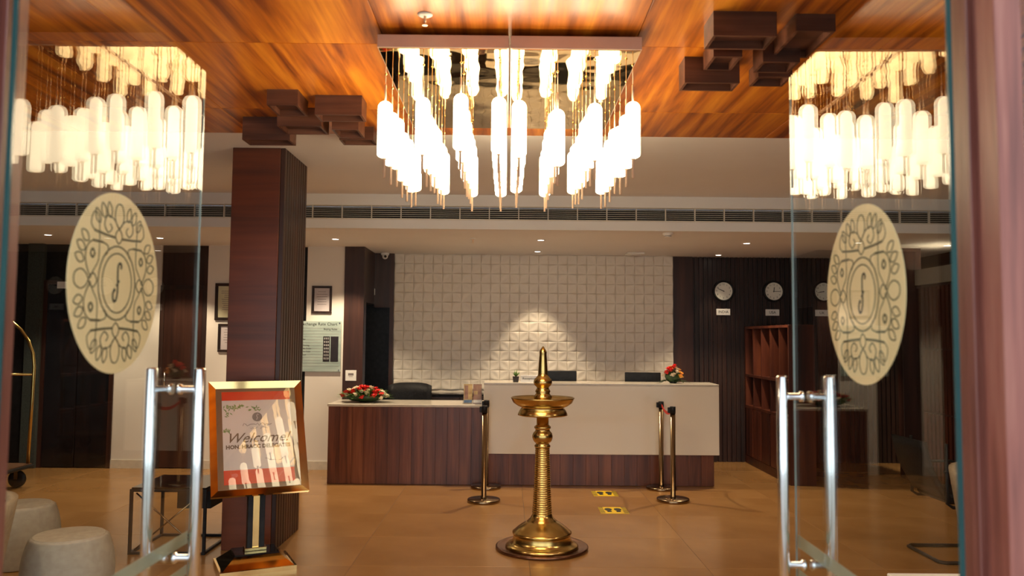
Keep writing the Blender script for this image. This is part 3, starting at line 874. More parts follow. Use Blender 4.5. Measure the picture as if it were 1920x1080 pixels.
arrangement('oval arrangement of red and cream roses on the low counter', (p.x, 9.03, .863), .32, .20, .185, 40, ['rose_red', 'rose_cream'], 'leaf', 200, .040, 5)
p = at(1262, 716, 8.90)
arrangement('round arrangement of red, orange and cream flowers on the high counter', (p.x, 8.90, HT), .13, .11, .21, 20, ['rose_red', 'rose_red', 'rose_orange', 'rose_cream'], 'leaf_dark', 60, .036, 11)
fern = MB(); rnd = random.Random(4)
for k in range(16):
    a = rnd.uniform(0, 2 * PI); Ln = rnd.uniform(.14, .22); ca, sa = math.cos(a), math.sin(a) * .6
    fern.tube([(0, 0, .02), (ca * Ln * .5, sa * Ln * .5, .035), (ca * Ln, sa * Ln, .008)], .0015, 4)
    for j in range(3, 12):
        u = j / 12; X, Y, z = ca * Ln * u, sa * Ln * u, .012 + .024 * math.sin(PI * u)
        for s_ in (-1, 1):
            q = .03 * (1.1 - u); nx, ny = -sa * s_, ca * s_
            fern.add([(X, Y, z), (X + nx * q + ca * .012, Y + ny * q + sa * .012, z - .004), (X + ca * .02, Y + sa * .02, z)], [(0, 1, 2)])
par = [o for o in C.objects if o.name.startswith('flower_arrangement')][-1]
fern.build('fern_fronds', 'leaf_dark', par, kind='stuff')

# chairs: black office armchair behind the low counter
def armchair(label, loc, rotz, h=1.05):
    t = thing('office_chair', label, 'chair', loc, rotz)
    MB().bevbox(-.25, .25, -.24, .24, .42, .50, .03).build('seat', 'leather', t)
    b = MB(); n = 8; vs = []; fs = []
    for layer, dy in ((0, .0), (1, .05)):
        for j in range(5):
            z = .52 + (h - .52) * j / 4
            for i in range(n + 1):
                u = -1 + 2 * i / n
                zz = z - (.035 * u ** 4 if j == 4 else 0)
                vs.append((u * .265, .24 + dy - .05 * u * u + .03 * (j / 4), zz))
    st = 5 * (n + 1)
    for layer in (0, 1):
        for j in range(4):
            for i in range(n):
                a = layer * st + j * (n + 1) + i
                fs.append((a, a + 1, a + n + 2, a + n + 1))
    for i in range(n):
        for j in (0, 4):
            a = j * (n + 1) + i; fs.append((a, a + 1, a + 1 + st, a + st))
    for j in range(4):
        for i in (0, n):
            a = j * (n + 1) + i; fs.append((a, a + n + 1, a + n + 1 + st, a + st))
    b.add(vs, fs, True).build('backrest', 'leather', t)
    for s_ in (-1, 1):
        MB().tube([(s_ * .27, -.2, .45), (s_ * .28, -.2, .68), (s_ * .28, -.14, .70), (s_ * .28, .2, .70), (s_ * .275, .27, .78)], .014).build('armrest', 'black', t)
    MB().lathe([(.03, .10), (.03, .42)], (0, 0, 0), 16).build('column', 'black', t)
    for k in range(5):
        a = 2 * PI * k / 5
        lg = MB().tube([(0, 0, .11), (.26 * math.cos(a), .26 * math.sin(a), .075)], [.02, .012]).build('leg', 'black', t)
        MB().lathe([(.03, -.012), (.03, .012)], (.26 * math.cos(a), .26 * math.sin(a), .031), 12, axis='x').build('castor', 'black', lg)
    return t
p = at(768, 716, 9.75)
armchair('black leather office chair with curved back behind the low counter', (p.x, 9.55, 0), 0, 1.04)

# brochure holder and brochures
t = thing('brochure_holder', 'clear acrylic brochure holder on the low counter beside the high counter', 'holder', (at(868, 740, 8.9).x, 8.86, z1 + .028))
MB().box(0, .215, .002, .16, 0, .003).box(0, .215, .155, .16, .003, .16).box(0, .215, 0, .004, .003, .05).box(0, .003, 0, .16, .003, .08).box(.212, .215, 0, .16, .003, .08).build('holder_body', 'acrylic', t)
bx = at(868, 740, 8.9).x
for k, (dx, m1, m2, lab) in enumerate(((.008, 'brochure_a', 'blue_print', 'amber printed brochure standing left in the acrylic holder'), (.112, 'brochure_b', 'white_plate', 'rust brown printed brochure standing right in the acrylic holder'))):
    b = thing('brochure', lab, 'brochure', (bx + dx, 8.90 , z1 + .0315), rot=(math.radians(-9), 0, 0))
    MB().box(0, .096, 0, .012, 0, .215).build('cover', m1, b)
    MB().box(.004, .092, -.001, 0, .008, .04).build('printed_band', m2, b)
    MB().box(.01, .05, -.001, 0, .10 if k else .05, .20 if k == 0 else .14).build('printed_picture', 'brochure_b' if k == 0 else 'brochure_a', b)

# on the high counter
p = at(967, 716, 8.85)
t = thing('succulent_pot', 'tiny green plant in a dark square pot on the high counter', 'potted plant', (p.x, 8.85, HT))
MB().add([(-.028, -.028, 0), (.028, -.028, 0), (.028, .028, 0), (-.028, .028, 0), (-.036, -.036, .062), (.036, -.036, .062), (.036, .036, .062), (-.036, .036, .062)],
         [(0, 3, 2, 1), (4, 5, 6, 7), (0, 1, 5, 4), (1, 2, 6, 5), (2, 3, 7, 6), (3, 0, 4, 7)]).build('pot', 'dark_slat', t)
m = MB()
for k in range(14):
    a = k * 2.4; q = .01 + .018 * (k % 3) / 2
    m.tube([(0, 0, .06), (q * math.cos(a), q * math.sin(a), .085), (1.8 * q * math.cos(a), 1.8 * q * math.sin(a), .10 + .012 * (k % 4))], [.004, .005, .001], 5)
m.build('leaves', 'leaf', t)
p = at(992, 716, 8.80)
t = thing('name_plate', 'white reception name plate beside the tiny plant', 'sign', (p.x, 8.80, HT))
MB().bevbox(-.095, .095, -.004, .004, 0, .078, .0015).build('plate', 'white_plate', t)
MB().box(-.095, .095, -.03, .03, 0, .004).build('foot', 'white_plate', t)
text('lettering', 'Reception', .036, 'ink', t, (0, -.005, .042))

def monitor(label, x0p, x1p, ytop, D, zb=.75):
    a = at(x0p, ytop, D); b = at(x1p, ytop, D); wx = b.x - a.x
    t = thing('monitor', label, 'monitor', ((a.x + b.x) / 2, D, zb))
    top = a.z - zb
    MB().bevbox(-wx / 2, wx / 2, 0, .035, top - .30, top, .005).build('screen', 'black', t)
    MB().box(-wx / 2 + .015, wx / 2 - .015, .035, .036, top - .28, top - .02).build('display', 'black_gloss', t)
    MB().box(-.03, .03, -.03, 0, .01, top - .1).build('stand_neck', 'black', t)
    MB().bevbox(-.11, .11, -.09, .09, 0, .012, .003).build('stand_foot', 'black', t)
monitor('black monitor behind the high counter, right of the brass lamp', 1026, 1081, 695, 9.25)
monitor('black monitor behind the high counter, left of the round flower arrangement', 1172, 1239, 698, 9.25)

# ================================================================ STANCHIONS
st0 = None
def stanchion(px, py, label):
    global st0
    p = on(px, py)
    if st0 is None:
        t = thing('stanchion', label, 'stanchion', (p.x, p.y, 0), group='belt barrier posts')
        MB().lathe([(.158, 0), (.160, .003), (.160, .024), (.156, .029), (.06, .031), (.030, .038)], (0, 0, 0), 40).build('base', 'antique', t)
        MB().lathe([(.030, .036), (.030, .05), (.0255, .055), (.0255, .86)], (0, 0, 0), 24).build('post', 'antique', t)
        MB().lathe([(.029, .86), (.029, .925), (.024, .93)], (0, 0, 0), 24).build('head', 'black', t)
        MB().bevbox(-.05, -.026, -.016, .016, .865, .92, .003).build('belt_clip', 'black', t)
        st0 = t; return t
    return dup(st0, (p.x, p.y, 0), None, label)
s1 = stanchion(907, 940.5, 'antique brass belt barrier post left of the brass lamp, nearer of that pair')
s2 = stanchion(911, 915, 'antique brass belt barrier post left of the brass lamp, close to the counter')
s3 = stanchion(1262, 939.5, 'antique brass belt barrier post on the right, nearer of that pair')
s4 = stanchion(1240, 917, 'antique brass belt barrier post on the right, close to the counter')
a, b = s4.location, s3.location
m = MB(); n = 8; vs = []
for i in range(n + 1):
    u = i / n; q = Vector(a).lerp(Vector(b), .06 + .88 * u); sag = .10 * 4 * u * (1 - u) * .5
    for dz in (.905, .872):
        vs.append((q.x - .001, q.y, dz - sag)); vs.append((q.x + .001, q.y, dz - sag))
fs = []
for i in range(n):
    o = i * 4
    fs += [(o, o + 4, o + 6, o + 2), (o + 1, o + 3, o + 7, o + 5), (o, o + 1, o + 5, o + 4), (o + 2, o + 6, o + 7, o + 3)]
fs += [(0, 2, 3, 1), (n * 4, n * 4 + 1, n * 4 + 3, n * 4 + 2)]
tag(m.add(vs, fs).build('barrier_belt', 'belt_red'), 'short red belt sagging between the two right barrier posts', 'belt')

# ================================================================ BRASS LAMP
p = on(1016, 1028)
lamp = thing('brass_oil_lamp', 'tall traditional brass oil lamp with a ringed shaft in the lobby centre', 'oil lamp', (p.x, p.y, 0))
MB().lathe([(.345, 0), (.352, .006), (.352, .020), (.340, .026), (.325, .018), (.27, .014), (.001, .014)], (0, 0, 0), 64).build('floor_tray', 'tray_metal', lamp, label='dark bronze round tray')
base = [(.272, .015), (.278, .028), (.266, .042), (.245, .050), (.230, .062), (.222, .088), (.216, .118), (.218, .130), (.226, .136), (.226, .146), (.214, .156), (.196, .176), (.170, .200), (.140, .222), (.118, .236), (.110, .240), (.108, .248), (.092, .262), (.080, .285), (.074, .300), (.074, .312)]
base = [(r, z * .86) for r, z in base]
MB().lathe(base, (0, 0, 0), 64).build('base', 'brass', lamp)
sh = []
z = .266; r0 = .073; zt = .760
k = 0
while z < zt:
    u = (z - .266) / (zt - .266); r = .073 - .021 * u ** .7
    sh += [(r, z), (r + .0035, z + .004), (r + .0035, z + .010), (r, z + .014)]
    z += .0165
MB().lathe(sh, (0, 0, 0), 40).build('ringed_shaft', 'brass', lamp)
kn = [(.052, .758), (.060, .764), (.062, .776), (.052, .785), (.050, .792), (.060, .800), (.070, .812), (.078, .835), (.079, .850), (.072, .872), (.058, .886), (.054, .900), (.064, .908), (.064, .920), (.052, .930), (.047, .934), (.046, .995)]
MB().lathe(kn, (0, 0, 0), 40).build('knob', 'brass', lamp)
dish = [(.046, .990), (.178, 1.004), (.192, 1.008), (.190, 1.020), (.176, 1.048), (.160, 1.066), (.196, 1.080), (.228, 1.104), (.243, 1.134), (.246, 1.140), (.240, 1.144), (.222, 1.130), (.19, 1.116), (.06, 1.112), (.05, 1.12)]
MB().lathe(dish, (0, 0, 0), 64).build('oil_dish', 'brass', lamp)
top = [(.052, 1.112), (.060, 1.120), (.070, 1.138), (.071, 1.150), (.058, 1.166), (.052, 1.176), (.060, 1.188), (.054, 1.200), (.046, 1.212), (.048, 1.222), (.066, 1.238), (.073, 1.258), (.068, 1.278), (.052, 1.296), (.040, 1.310), (.037, 1.325), (.034, 1.38), (.030, 1.44), (.0275, 1.478), (.029, 1.484), (.028, 1.494), (.019, 1.512), (.008, 1.530), (.001, 1.536)]
MB().lathe(top, (0, 0, 0), 40).build('finial', 'brass', lamp)

# ================================================================ FLOOR STICKERS
def sticker(px, py, wpx, label):
    p = on(px, py); wx = wpx / FPX * p.y; dy = wx * 1.05
    t = thing('floor_sticker', label, 'sticker', (p.x, p.y, 0), group='yellow footprint stickers')
    MB().box(-wx / 2, wx / 2, -dy / 2, dy / 2, 0, .0015).build('vinyl', 'yellow', t)
    n = 7; m = MB(); mw = MB()
    for s_ in (-1, 1):
        for k in range(n):
            y0 = -dy / 2 + dy * (k + .25) / n
            x0 = s_ * wx / 2; x1 = s_ * (wx / 2 - .045)
            e = dy / n * .45
            m.add([(x0, y0, .0016), (x1, y0 + e * .6, .0016), (x1, y0 + e * 1.6, .0016), (x0, y0 + e, .0016), (x0, y0, .0022), (x1, y0 + e * .6, .0022), (x1, y0 + e * 1.6, .0022), (x0, y0 + e, .0022)],
                  [(0, 1, 2, 3), (4, 5, 6, 7), (0, 1, 5, 4), (3, 2, 6, 7), (1, 2, 6, 5), (0, 3, 7, 4)])
    m.build('black_edge_stripes', 'ink', t, kind='stuff')
    for s_ in (-1, 1):
        f = MB(); o = []
        for k in range(18):
            a = 2 * PI * k / 18; rx = .034 + .008 * math.sin(a); o.append((s_ * .045 + rx * math.cos(a), .025 + .062 * math.sin(a)))
        f.add([(x, y, .0016) for x, y in o] + [(x, y, .0026) for x, y in o], [tuple(range(18)), tuple(range(18, 36))] + [(k, (k + 1) % 18, 18 + (k + 1) % 18, 18 + k) for k in range(18)])
        f.box(s_ * .042 - .02, s_ * .042 + .02, -.075, -.036, .0016, .0026)
        f.build('footprint', 'ink', t)
sticker(1134, 925.5, 46, 'yellow footprint floor sticker closer to the counter')
sticker(1150, 957, 52, 'yellow footprint floor sticker closer to the brass lamp')

# ================================================================ WELCOME SIGN STAND
sg = thing('welcome_sign_stand', 'tilted brass framed welcome sign on a black and brass stand before the pillar', 'sign stand', (-1.745, 5.66, 0), math.radians(26))
bs = MB()
def frustum(mb, w0, d0, z0, w1, d1, z1):
    vs = [(-w0, -d0, z0), (w0, -d0, z0), (w0, d0, z0), (-w0, d0, z0), (-w1, -d1, z1), (w1, -d1, z1), (w1, d1, z1), (-w1, d1, z1)]
    mb.add(vs, [(0, 3, 2, 1), (4, 5, 6, 7), (0, 1, 5, 4), (1, 2, 6, 5), (2, 3, 7, 6), (3, 0, 4, 7)])
frustum(bs, .25, .205, 0, .25, .205, .03)
bs.build('base_slab', 'polish_brass', sg)
b2 = MB(); frustum(b2, .235, .19, .03, .15, .11, .10); b2.build('base_slope', 'polish_brass', sg)
b3 = MB(); frustum(b3, .15, .11, .10, .145, .105, .112); b3.build('base_cap', 'black_gloss', sg)
MB().bevbox(-.058, -.022, -.03, .03, .112, .72, .003).build('post', 'black', sg)
MB().bevbox(.022, .058, -.03, .03, .112, .72, .003).build('post', 'black', sg)
MB().box(-.022, .022, -.018, .018, .112, .72).build('post_strip', 'polish_brass', sg)
MB().bevbox(-.075, .075, -.036, .036, .112, .135, .003).build('post_collar', 'polish_brass', sg)
bd = bpy.data.objects.new('sign_board', None); C.objects.link(bd); bd.parent = sg
bd.location = (0, -.20, .525); bd.rotation_euler = (math.radians(-27), 0, 0)
BW, BH = .322, .83
fr = MB()
def ringframe(mb, w0, z0, z1, w1, y0, y1, a):
    # rectangular ring from outer (w0,z0..z1) at y0 to inner (inset a) at y1
    o = [(-w0, z0), (w0, z0), (w0, z1), (-w0, z1)]; i = [(-w0 + a, z0 + a), (w0 - a, z0 + a), (w0 - a, z1 - a), (-w0 + a, z1 - a)]
    vs = [(x, y0, z) for x, z in o] + [(x, y1, z) for x, z in i] + [(x, .022, z) for x, z in o] + [(x, .022, z) for x, z in i]
    fs = []
    for k in range(4):
        n = (k + 1) % 4
        fs += [(k, n, 4 + n, 4 + k), (k, n, 8 + n, 8 + k), (8 + k, 8 + n, 12 + n, 12 + k), (4 + k, 4 + n, 12 + n, 12 + k)]
    mb.add(vs, fs)
ringframe(fr, BW, 0, BH, 0, -.012, .006, .048)
fr.build('brass_frame', 'polish_brass', bd)
MB().box(-BW + .046, BW - .046, .008, .022, .046, BH - .046).build('mount_board', 'mount', bd)
pw, p0, p1 = .235, .083, .757
po = MB().box(-pw, pw, .0065, .008, p0 + .10, p1 - .066).build('poster', 'poster', bd)
MB().box(-pw, pw, .0065, .008, p1 - .066, p1).build('poster_red_band', 'red', bd)
MB().box(-pw, pw, .0065, .008, p0, p0 + .10).build('poster_red_band', 'red', bd)
MB().box(-BW + .05, BW - .05, .0018, .0028, .05, BH - .05).build('cover_glass', 'acrylic', bd)
mm = MB()
MB().lathe([(.034, 0), (.034, .0006)], (0.0, .0055, p1 - .195), 28, axis='y').build('printed_logo', 'print_grey', po)
ml = MB(); ribbon(ml, [(.012, p1 - .18), (.004, p1 - .172), (-.004, p1 - .185), (.002, p1 - .202), (-.006, p1 - .216)], .004, .005); ml.build('printed_logo_letter', 'poster', po)
mt = MB(); rnd = random.Random(9)
def scribble(mb, x0, x1, z, hgt, wd, seed):
    rnd = random.Random(seed); x = x0; pts = []
    while x < x1:
        pts.append((x, z + rnd.choice((-1, 1, .2, -.4)) * hgt)); x += hgt * rnd.uniform(.7, 1.5)
        if rnd.random() < .12 and len(pts) > 2:
            ribbon(mb, pts, wd, .006); pts = []; x += hgt
    if len(pts) > 1: ribbon(mb, pts, wd, .006)
scribble(mt, -.10, .10, p1 - .250, .010, .004, 2); scribble(mt, -.05, .07, p1 - .278, .006, .0025, 5)
scribble(mt, .04, .17, p0 + .165, .008, .0035, 8)
mt.build('small_print', 'print_grey', po)
text('lettering', 'Welcome!', .100, 'print_brown', po, (-.005, .006, p1 - .350), shear=.45, off=.0006)
text('lettering', 'HON. HRACC DELEGATES', .037, 'print_brown', po, (.0, .006, p1 - .412), ext=.0008, off=.0018)
lf = MB(); rnd = random.Random(21)
for k in range(60):
    u = rnd.random()
    if k < 38: cx, cz = -pw + .01 + u * .13, p1 - .10 - rnd.random() * (.10 * (1 - u)) - .005
    elif k < 50: cx, cz = -pw + .16 + u * .10, p1 - .115 - rnd.random() * .03
    else: cx, cz = -pw + .008 + rnd.random() * .04, p1 - .28 - rnd.random() * .03
    a = rnd.uniform(0, 6.28); l = .014
    ca, sa = math.cos(a), math.sin(a)
    lf.add([(cx - l * ca, .0063, cz - l * sa), (cx - .3 * l * sa, .0063, cz + .3 * l * ca), (cx + l * ca, .0063, cz + l * sa), (cx + .3 * l * sa, .0063, cz - .3 * l * ca)], [(0, 1, 2, 3)])
lf.build('printed_leaves', 'print_green', po)

# ================================================================ WALL FRAMES, CHART, SIGNS, CLOCKS
def frame(label, x0, x1, y0, y1, D, paper, seed, border=.028, lines=6):
    a = at(x0, y0, D); b = at(x1, y1, D); wx, hz = b.x - a.x, a.z - b.z
    t = thing('framed_certificate', label, 'framed certificate', (a.x, D, b.z), group='framed certificates on the white wall')
    k = border
    MB().bevbox(0, wx, -.022, 0, 0, k, .003).build('frame_rail', 'dark_slat', t)
    MB().bevbox(0, wx, -.022, 0, hz - k, hz, .003).build('frame_rail', 'dark_slat', t)
    MB().bevbox(0, k, -.022, 0, k, hz - k, .003).build('frame_stile', 'dark_slat', t)
    MB().bevbox(wx - k, wx, -.022, 0, k, hz - k, .003).build('frame_stile', 'dark_slat', t)
    MB().box(k, wx - k, -.008, 0, k, hz - k).build('certificate', paper, t)
    m = MB(); rnd = random.Random(seed)
    for i in range(lines):
        z = hz * (.78 - .55 * i / lines); q = rnd.uniform(.18, .3) * wx
        m.box(wx / 2 - q, wx / 2 + q, -.0088, -.008, z, z + .006)
    m.build('printed_lines', 'print_grey', t)
frame('dark framed certificate right of the pillar, above the rate chart', 586, 622, 536, 588, DWH, 'paper_lilac', 1)
frame('large framed cream certificate left of the pillar, upper one', 405, 457, 531, 601, DWH, 'paper_cream', 2, .035, 10)
frame('small framed certificate left of the pillar, lower one', 410, 450, 607, 660, DWH, 'paper_lilac', 3)

a = at(554, 602, DWH); b = at(639, 697, DWH); wx, hz = b.x - a.x, a.z - b.z
rc = thing('rate_chart', 'pale green glass exchange rate chart on the white wall', 'wall chart', (a.x, DWH - .03, b.z))
MB().bevbox(0, wx, 0, .008, 0, hz, .002).build('chart_panel', 'chart_green', rc)
for sx in (.02, wx - .02):
    for sz in (.02, hz - .02):
        MB().lathe([(.008, -.006), (.008, .03)], (sx, 0, sz), 12, axis='y').build('standoff', 'steel', rc)
text('lettering', 'Exchange Rate Chart', .052, 'ink', rc, (wx * .52, -.001, hz - .035))
text('lettering', 'Buying Rates', .032, 'ink', rc, (wx * .77, -.001, hz - .095))
m = MB()
for k in range(14):
    m.box(.02, wx * .62 if 3 < k < 11 else wx - .02, -.001, 0, hz * .86 - k * hz * .058, hz * .86 - k * hz * .058 + .0025)
m.build('table_lines', 'print_grey', rc)
for k, s_ in enumerate(('US Dollar', 'Euro', 'Pound Sterling', 'Australian Dollar', 'Singapore Dollar', 'Saudi Riyal', 'Dirham')):
    text('lettering', s_, .024, 'ink', rc, (.04, -.001, hz * .64 - k * hz * .061), align='LEFT')
lx0 = wx * .62
MB().box(lx0, lx0 + wx * .14, -.003, 0, hz * .20, hz * .70).build('digit_display', 'led_dark', rc)
MB().box(lx0 + wx * .16, wx - .03, -.003, 0, hz * .20, hz * .70).build('blank_display', 'led_dark', rc)
m = MB()
for k in range(7):
    for j in range(3):
        X = lx0 + .012 + j * .022; Z = hz * .64 - k * hz * .066
        m.box(X, X + .012, -.0036, -.003, Z, Z + .002).box(X, X + .012, -.0036, -.003, Z + .010, Z + .012).box(X, X + .002, -.0036, -.003, Z, Z + .022).box(X + .010, X + .012, -.0036, -.003, Z, Z + .022).box(X, X + .012, -.0036, -.003, Z + .020, Z + .022)
m.build('display_digits', 'white_plate', rc)

def plate(name, label, x0, x1, y0, y1, D, txt=None, cat='sign', size=.03, mat='white_plate'):
    a = at(x0, y0, D); b = at(x1, y1, D); wx, hz = b.x - a.x, a.z - b.z
    t = thing(name, label, cat, (a.x, D, b.z))
    MB().bevbox(0, wx, -.008, 0, 0, hz, .0015).build('plate', mat, t)
    if txt: text('lettering', txt, size, 'ink', t, (wx / 2, -.009, hz / 2))
    return t, wx, hz
t, wx, hz = plate('notice_plate', 'square white notice on the dark pilaster above the rose arrangement', 648, 668, 694, 714, DWH - .03)
m = MB(); m.box(wx * .25, wx * .75, -.009, -.008, hz * .5, hz * .72).box(wx * .3, wx * .7, -.009, -.008, hz * .38, hz * .42); m.build('printed_symbol', 'print_grey', t)
t, wx, hz = plate('switch_plate', 'small pale plate above the dark passage opening', 693, 703, 541, 553, DB - .14)
MB().lathe([(.02, -.010), (.02, -.008)], (wx / 2, 0, hz / 2), 16, axis='y').build('button', 'print_grey', t)
plate('door_sign', 'small pale sign above the black double door', 108, 140, 528, 541, DWH - .02)

cl0 = None
def clock(px, py, D, hh, mm_, label, hang):
    p = at(px, py, D)
    t = thing('wall_clock', label, 'clock', (p.x, D, p.z), group='round wall clocks')
    R_ = .118
    MB().lathe([(R_ + .024, 0), (R_ + .024, -.03), (R_ + .012, -.042), (R_, -.034), (R_, -.014)], (0, 0, 0), 48, axis='y', cap=False).build('rim', 'black', t)
    MB().lathe([(R_ + .004, -.001), (R_ + .004, -.016)], (0, 0, 0), 48, axis='y').build('face', 'clock_face', t)
    for k in range(1, 13):
        a = PI / 2 - k * PI / 6
        text('numeral', str(k), .030, 'ink', t, (.090 * math.cos(a), -.017, .090 * math.sin(a)))
    for nm, ang, ln, wd in (('hour_hand', (hh % 12 + mm_ / 60) * PI / 6, .055, .009), ('minute_hand', mm_ * PI / 30, .082, .006)):
        ribm = MB(); ribbon(ribm, [(-.012 * math.sin(ang), -.012 * math.cos(ang)), (ln * math.sin(ang), ln * math.cos(ang))], wd, -.019 if nm == 'hour_hand' else -.021, th=.0012)
        ribm.build(nm, 'ink', t)
    MB().lathe([(.007, -.016), (.007, -.024)], (0, 0, 0), 12, axis='y').build('hub', 'ink', t)
DCK = DB - .036
clock(1356, 546, DCK, 9, 49, 'round black rimmed clock above the India plate', 1)
clock(1450, 546.5, DCK, 12, 15, 'round black rimmed clock above the USA plate', 1)
clock(1543, 547, DCK, 8, 43, 'round black rimmed clock partly hidden behind the right emblem', 1)
plate('clock_label', 'white India plate under the left clock', 1343, 1369, 579, 591, DCK, 'INDIA', size=.05)
plate('clock_label', 'white USA plate under the middle clock', 1435, 1461, 580, 592, DCK, 'USA', size=.05)
plate('clock_label', 'white UK plate under the right clock', 1528, 1554, 581, 593, DCK, 'UK', size=.05)

# ================================================================ RIGHT OPEN CABINET
X0, X1 = 3.13, 3.42
cb = thing('open_cabinet', 'tall reddish brown cabinet with open niches along the right side', 'cabinet', (X0, 8.86, 0))
Ld = DB - .05 - 8.86; wd = X1 - X0; zt = 1.77
MB().bevbox(0, wd, 0, .03, 0, zt, .002).build('end_panel', 'cabinet_wood', cb)
MB().bevbox(0, wd, Ld - .03, Ld, 0, zt, .002).build('end_panel', 'cabinet_wood', cb)
MB().box(wd - .02, wd, .03, Ld - .03, 0, zt).build('back_panel', 'cabinet_wood', cb)
for z in (0, .72, 1.12, zt - .03):
    MB().box(0, wd - .02, .03, Ld - .03, z if z else .0, z + (.03 if z else .10)).build('shelf', 'cabinet_wood', cb)
for k in range(1, 5):
    y = Ld * k / 5
    MB().box(.01, wd - .02, y, y + .022, 1.15, zt - .03).build('divider', 'cabinet_wood', cb)
    MB().box(.01, wd - .02, y, y + .022, .75, 1.12).build('divider', 'cabinet_wood', cb)
for k in range(5):
    MB().bevbox(-.0, .02, Ld * k / 5 + .034, Ld * (k + 1) / 5 - .004, .105, .715, .002).build('door', 'cabinet_wood', cb)

# ================================================================ SEATING
def pouf(label, loc):
    t = thing('rope_stool', label, 'stool', loc, group='rope stools')
    pr = []; n = 34; Hh = .42
    for k in range(n):
        for s_ in (0, 1):
            u = (k + s_ * .5) / n; z = .004 + (Hh - .02) * u
            r = .195 + .050 * math.sin(PI * min(1, max(0, u * .92 + .04))) ** .8 + (.0065 if s_ else 0)
            pr.append((r, z))
    MB().lathe([(.19, 0)] + pr + [(.19, Hh - .008)], (0, 0, 0), 40).build('rope_body', 'rope', t)
    tp = []
    for k in range(14):
        r = .195 * (1 - k / 14); tp += [(r, Hh - .010 + .001 * (k > 0)), (r - .006, Hh - .005)]
    tp.append((.001, Hh - .006))
    MB().lathe([(.19, Hh - .02)] + tp, (0, 0, 0), 40).build('rope_top', 'rope', t)
pouf('round pale rope stool nearest the left glass door', (at(131, 990, 4.83).x, 4.83, 0))
pouf('round pale rope stool behind the nearest rope stool', (at(40, 940, 5.66).x, 5.66, 0))

def tub(label, loc, rotz, h=.74):
    t = thing('tub_chair', label, 'armchair', loc, rotz, group='beige tub chairs')
    def shell(r0, r1, z0, z1, inner):
        n = 26; vs = []; fs = []
        rows_ = 6
        for j in range(rows_ + 1):
            u = j / rows_
            for i in range(n + 1):
                a = math.radians(-50) + math.radians(280) * i / n
                edge = 1 - abs(2 * i / n - 1) ** 3
                zt = .48 + (z1 - .48) * (edge ** .6)
                z = z0 + (zt - z0) * u
                r = r0 + (r1 - r0) * u
                vs.append((r * math.cos(a), r * math.sin(a), z))
        o = len(vs)
        for j in range(rows_ + 1):
            for i in range(n + 1):
                p = vs[j * (n + 1) + i]; q = 1 - .045 / math.hypot(p[0], p[1])
                vs.append((p[0] * q, p[1] * q, p[2] + (0 if j else 0)))
        for b in (0, o):
            for j in range(rows_):
                for i in range(n):
                    a = b + j * (n + 1) + i; fs.append((a, a + 1, a + n + 2, a + n + 1))
        for i in range(n):
            for j in (0, rows_):
                a = j * (n + 1) + i; fs.append((a, a + 1, a + 1 + o, a + o))
        for j in range(rows_):
            for i in (0, n):
                a = j * (n + 1) + i; fs.append((a, a + n + 1, a + n + 1 + o, a + o))
        return vs, fs
    vs, fs = shell(.30, .40, .12, h, False)
    MB().add(vs, fs, True).build('outer_shell', 'beige', t)
    vs, fs = shell(.255, .352, .30, h - .03, True)
    MB().add(vs, fs, True).build('inner_lining', 'teal_cloth', t)
    MB().lathe([(.25, .12), (.27, .16), (.28, .36), (.285, .42), (.26, .45), (.001, .46)], (0, 0, 0), 32).build('seat', 'beige', t)
    for k in range(4):
        a = PI / 4 + k * PI / 2
        MB().lathe([(.012, 0), (.018, .13)], (.2 * math.cos(a), .2 * math.sin(a), 0), 10).build('leg', 'black', t)
tub('beige tub chair beside the rope stools, behind the left glass door', (-2.93, 4.10, 0), math.radians(-20), .74)
tub('beige tub chair with dark lining behind the right glass door', (3.07, 4.75, 0), math.radians(10), .84)

# cantilever chair, faces +x
cc = thing('cantilever_chair', 'black cantilever chair on a tubular frame behind the right glass door', 'chair', (3.40, 6.05, 0))
MB().bevbox(-.20, .26, -.23, .23, .42, .49, .02).build('seat', 'leather', cc)
bk = MB(); n = 6
vs = []
for j in range(n + 1):
    u = j / n; z = .47 + .40 * u; x = -.20 - .16 * u - .03 * math.sin(PI * u)
    for y in (-.23, -.2, .2, .23):
        vs.append((x + (.012 if abs(y) > .21 else 0), y, z))
o = len(vs); vs += [(x - .035, y, z) for x, y, z in vs]
fs = []
for b in (0, o):
    for j in range(n):
        for i in range(3):
            a = b + j * 4 + i; fs.append((a, a + 1, a + 5, a + 4))
for i in range(3):
    for j in (0, n):
        a = j * 4 + i; fs.append((a, a + 1, a + 1 + o, a + o))
for j in range(n):
    for i in (0, 3):
        a = j * 4 + i; fs.append((a, a + 4, a + 4 + o, a + o))
bk.add(vs, fs, True).build('backrest', 'leather', cc)
def arc(p, q, r, c): return None
pts = []
for s_ in (-1, 1):
    seq = [(-.22, s_ * .25, .86), (-.22, s_ * .25, .43), (-.18, s_ * .25, .405), (.22, s_ * .25, .405), (.27, s_ * .25, .37), (.28, s_ * .25, .06), (.25, s_ * .25, .014), (-.24, s_ * .25, .014), (-.275, s_ * .22, .014)]
    pts += seq if s_ < 0 else seq[::-1]
MB().tube(pts, .013, 8).build('tubular_frame', 'black', cc)
for s_ in (-1, 1):
    MB().tube([(-.24, s_ * .25, .66), (.10, s_ * .27, .66), (.24, s_ * .26, .60), (.27, s_ * .25, .38)], .012, 8).build('armrest', 'black', cc)

# white low table right
ct = thing('coffee_table', 'low table with a white top at the bottom right behind the glass door', 'table', (2.30, 3.62, 0))
MB().bevbox(-.44, .44, -.33, .33, .445, .47, .004).build('table_top', 'white_plate', ct)
for sx in (-1, 1):
    for sy in (-1, 1):
        MB().box(sx * .40 - .015, sx * .40 + .015, sy * .29 - .015, sy * .29 + .015, 0, .445).build('leg', 'black', ct)

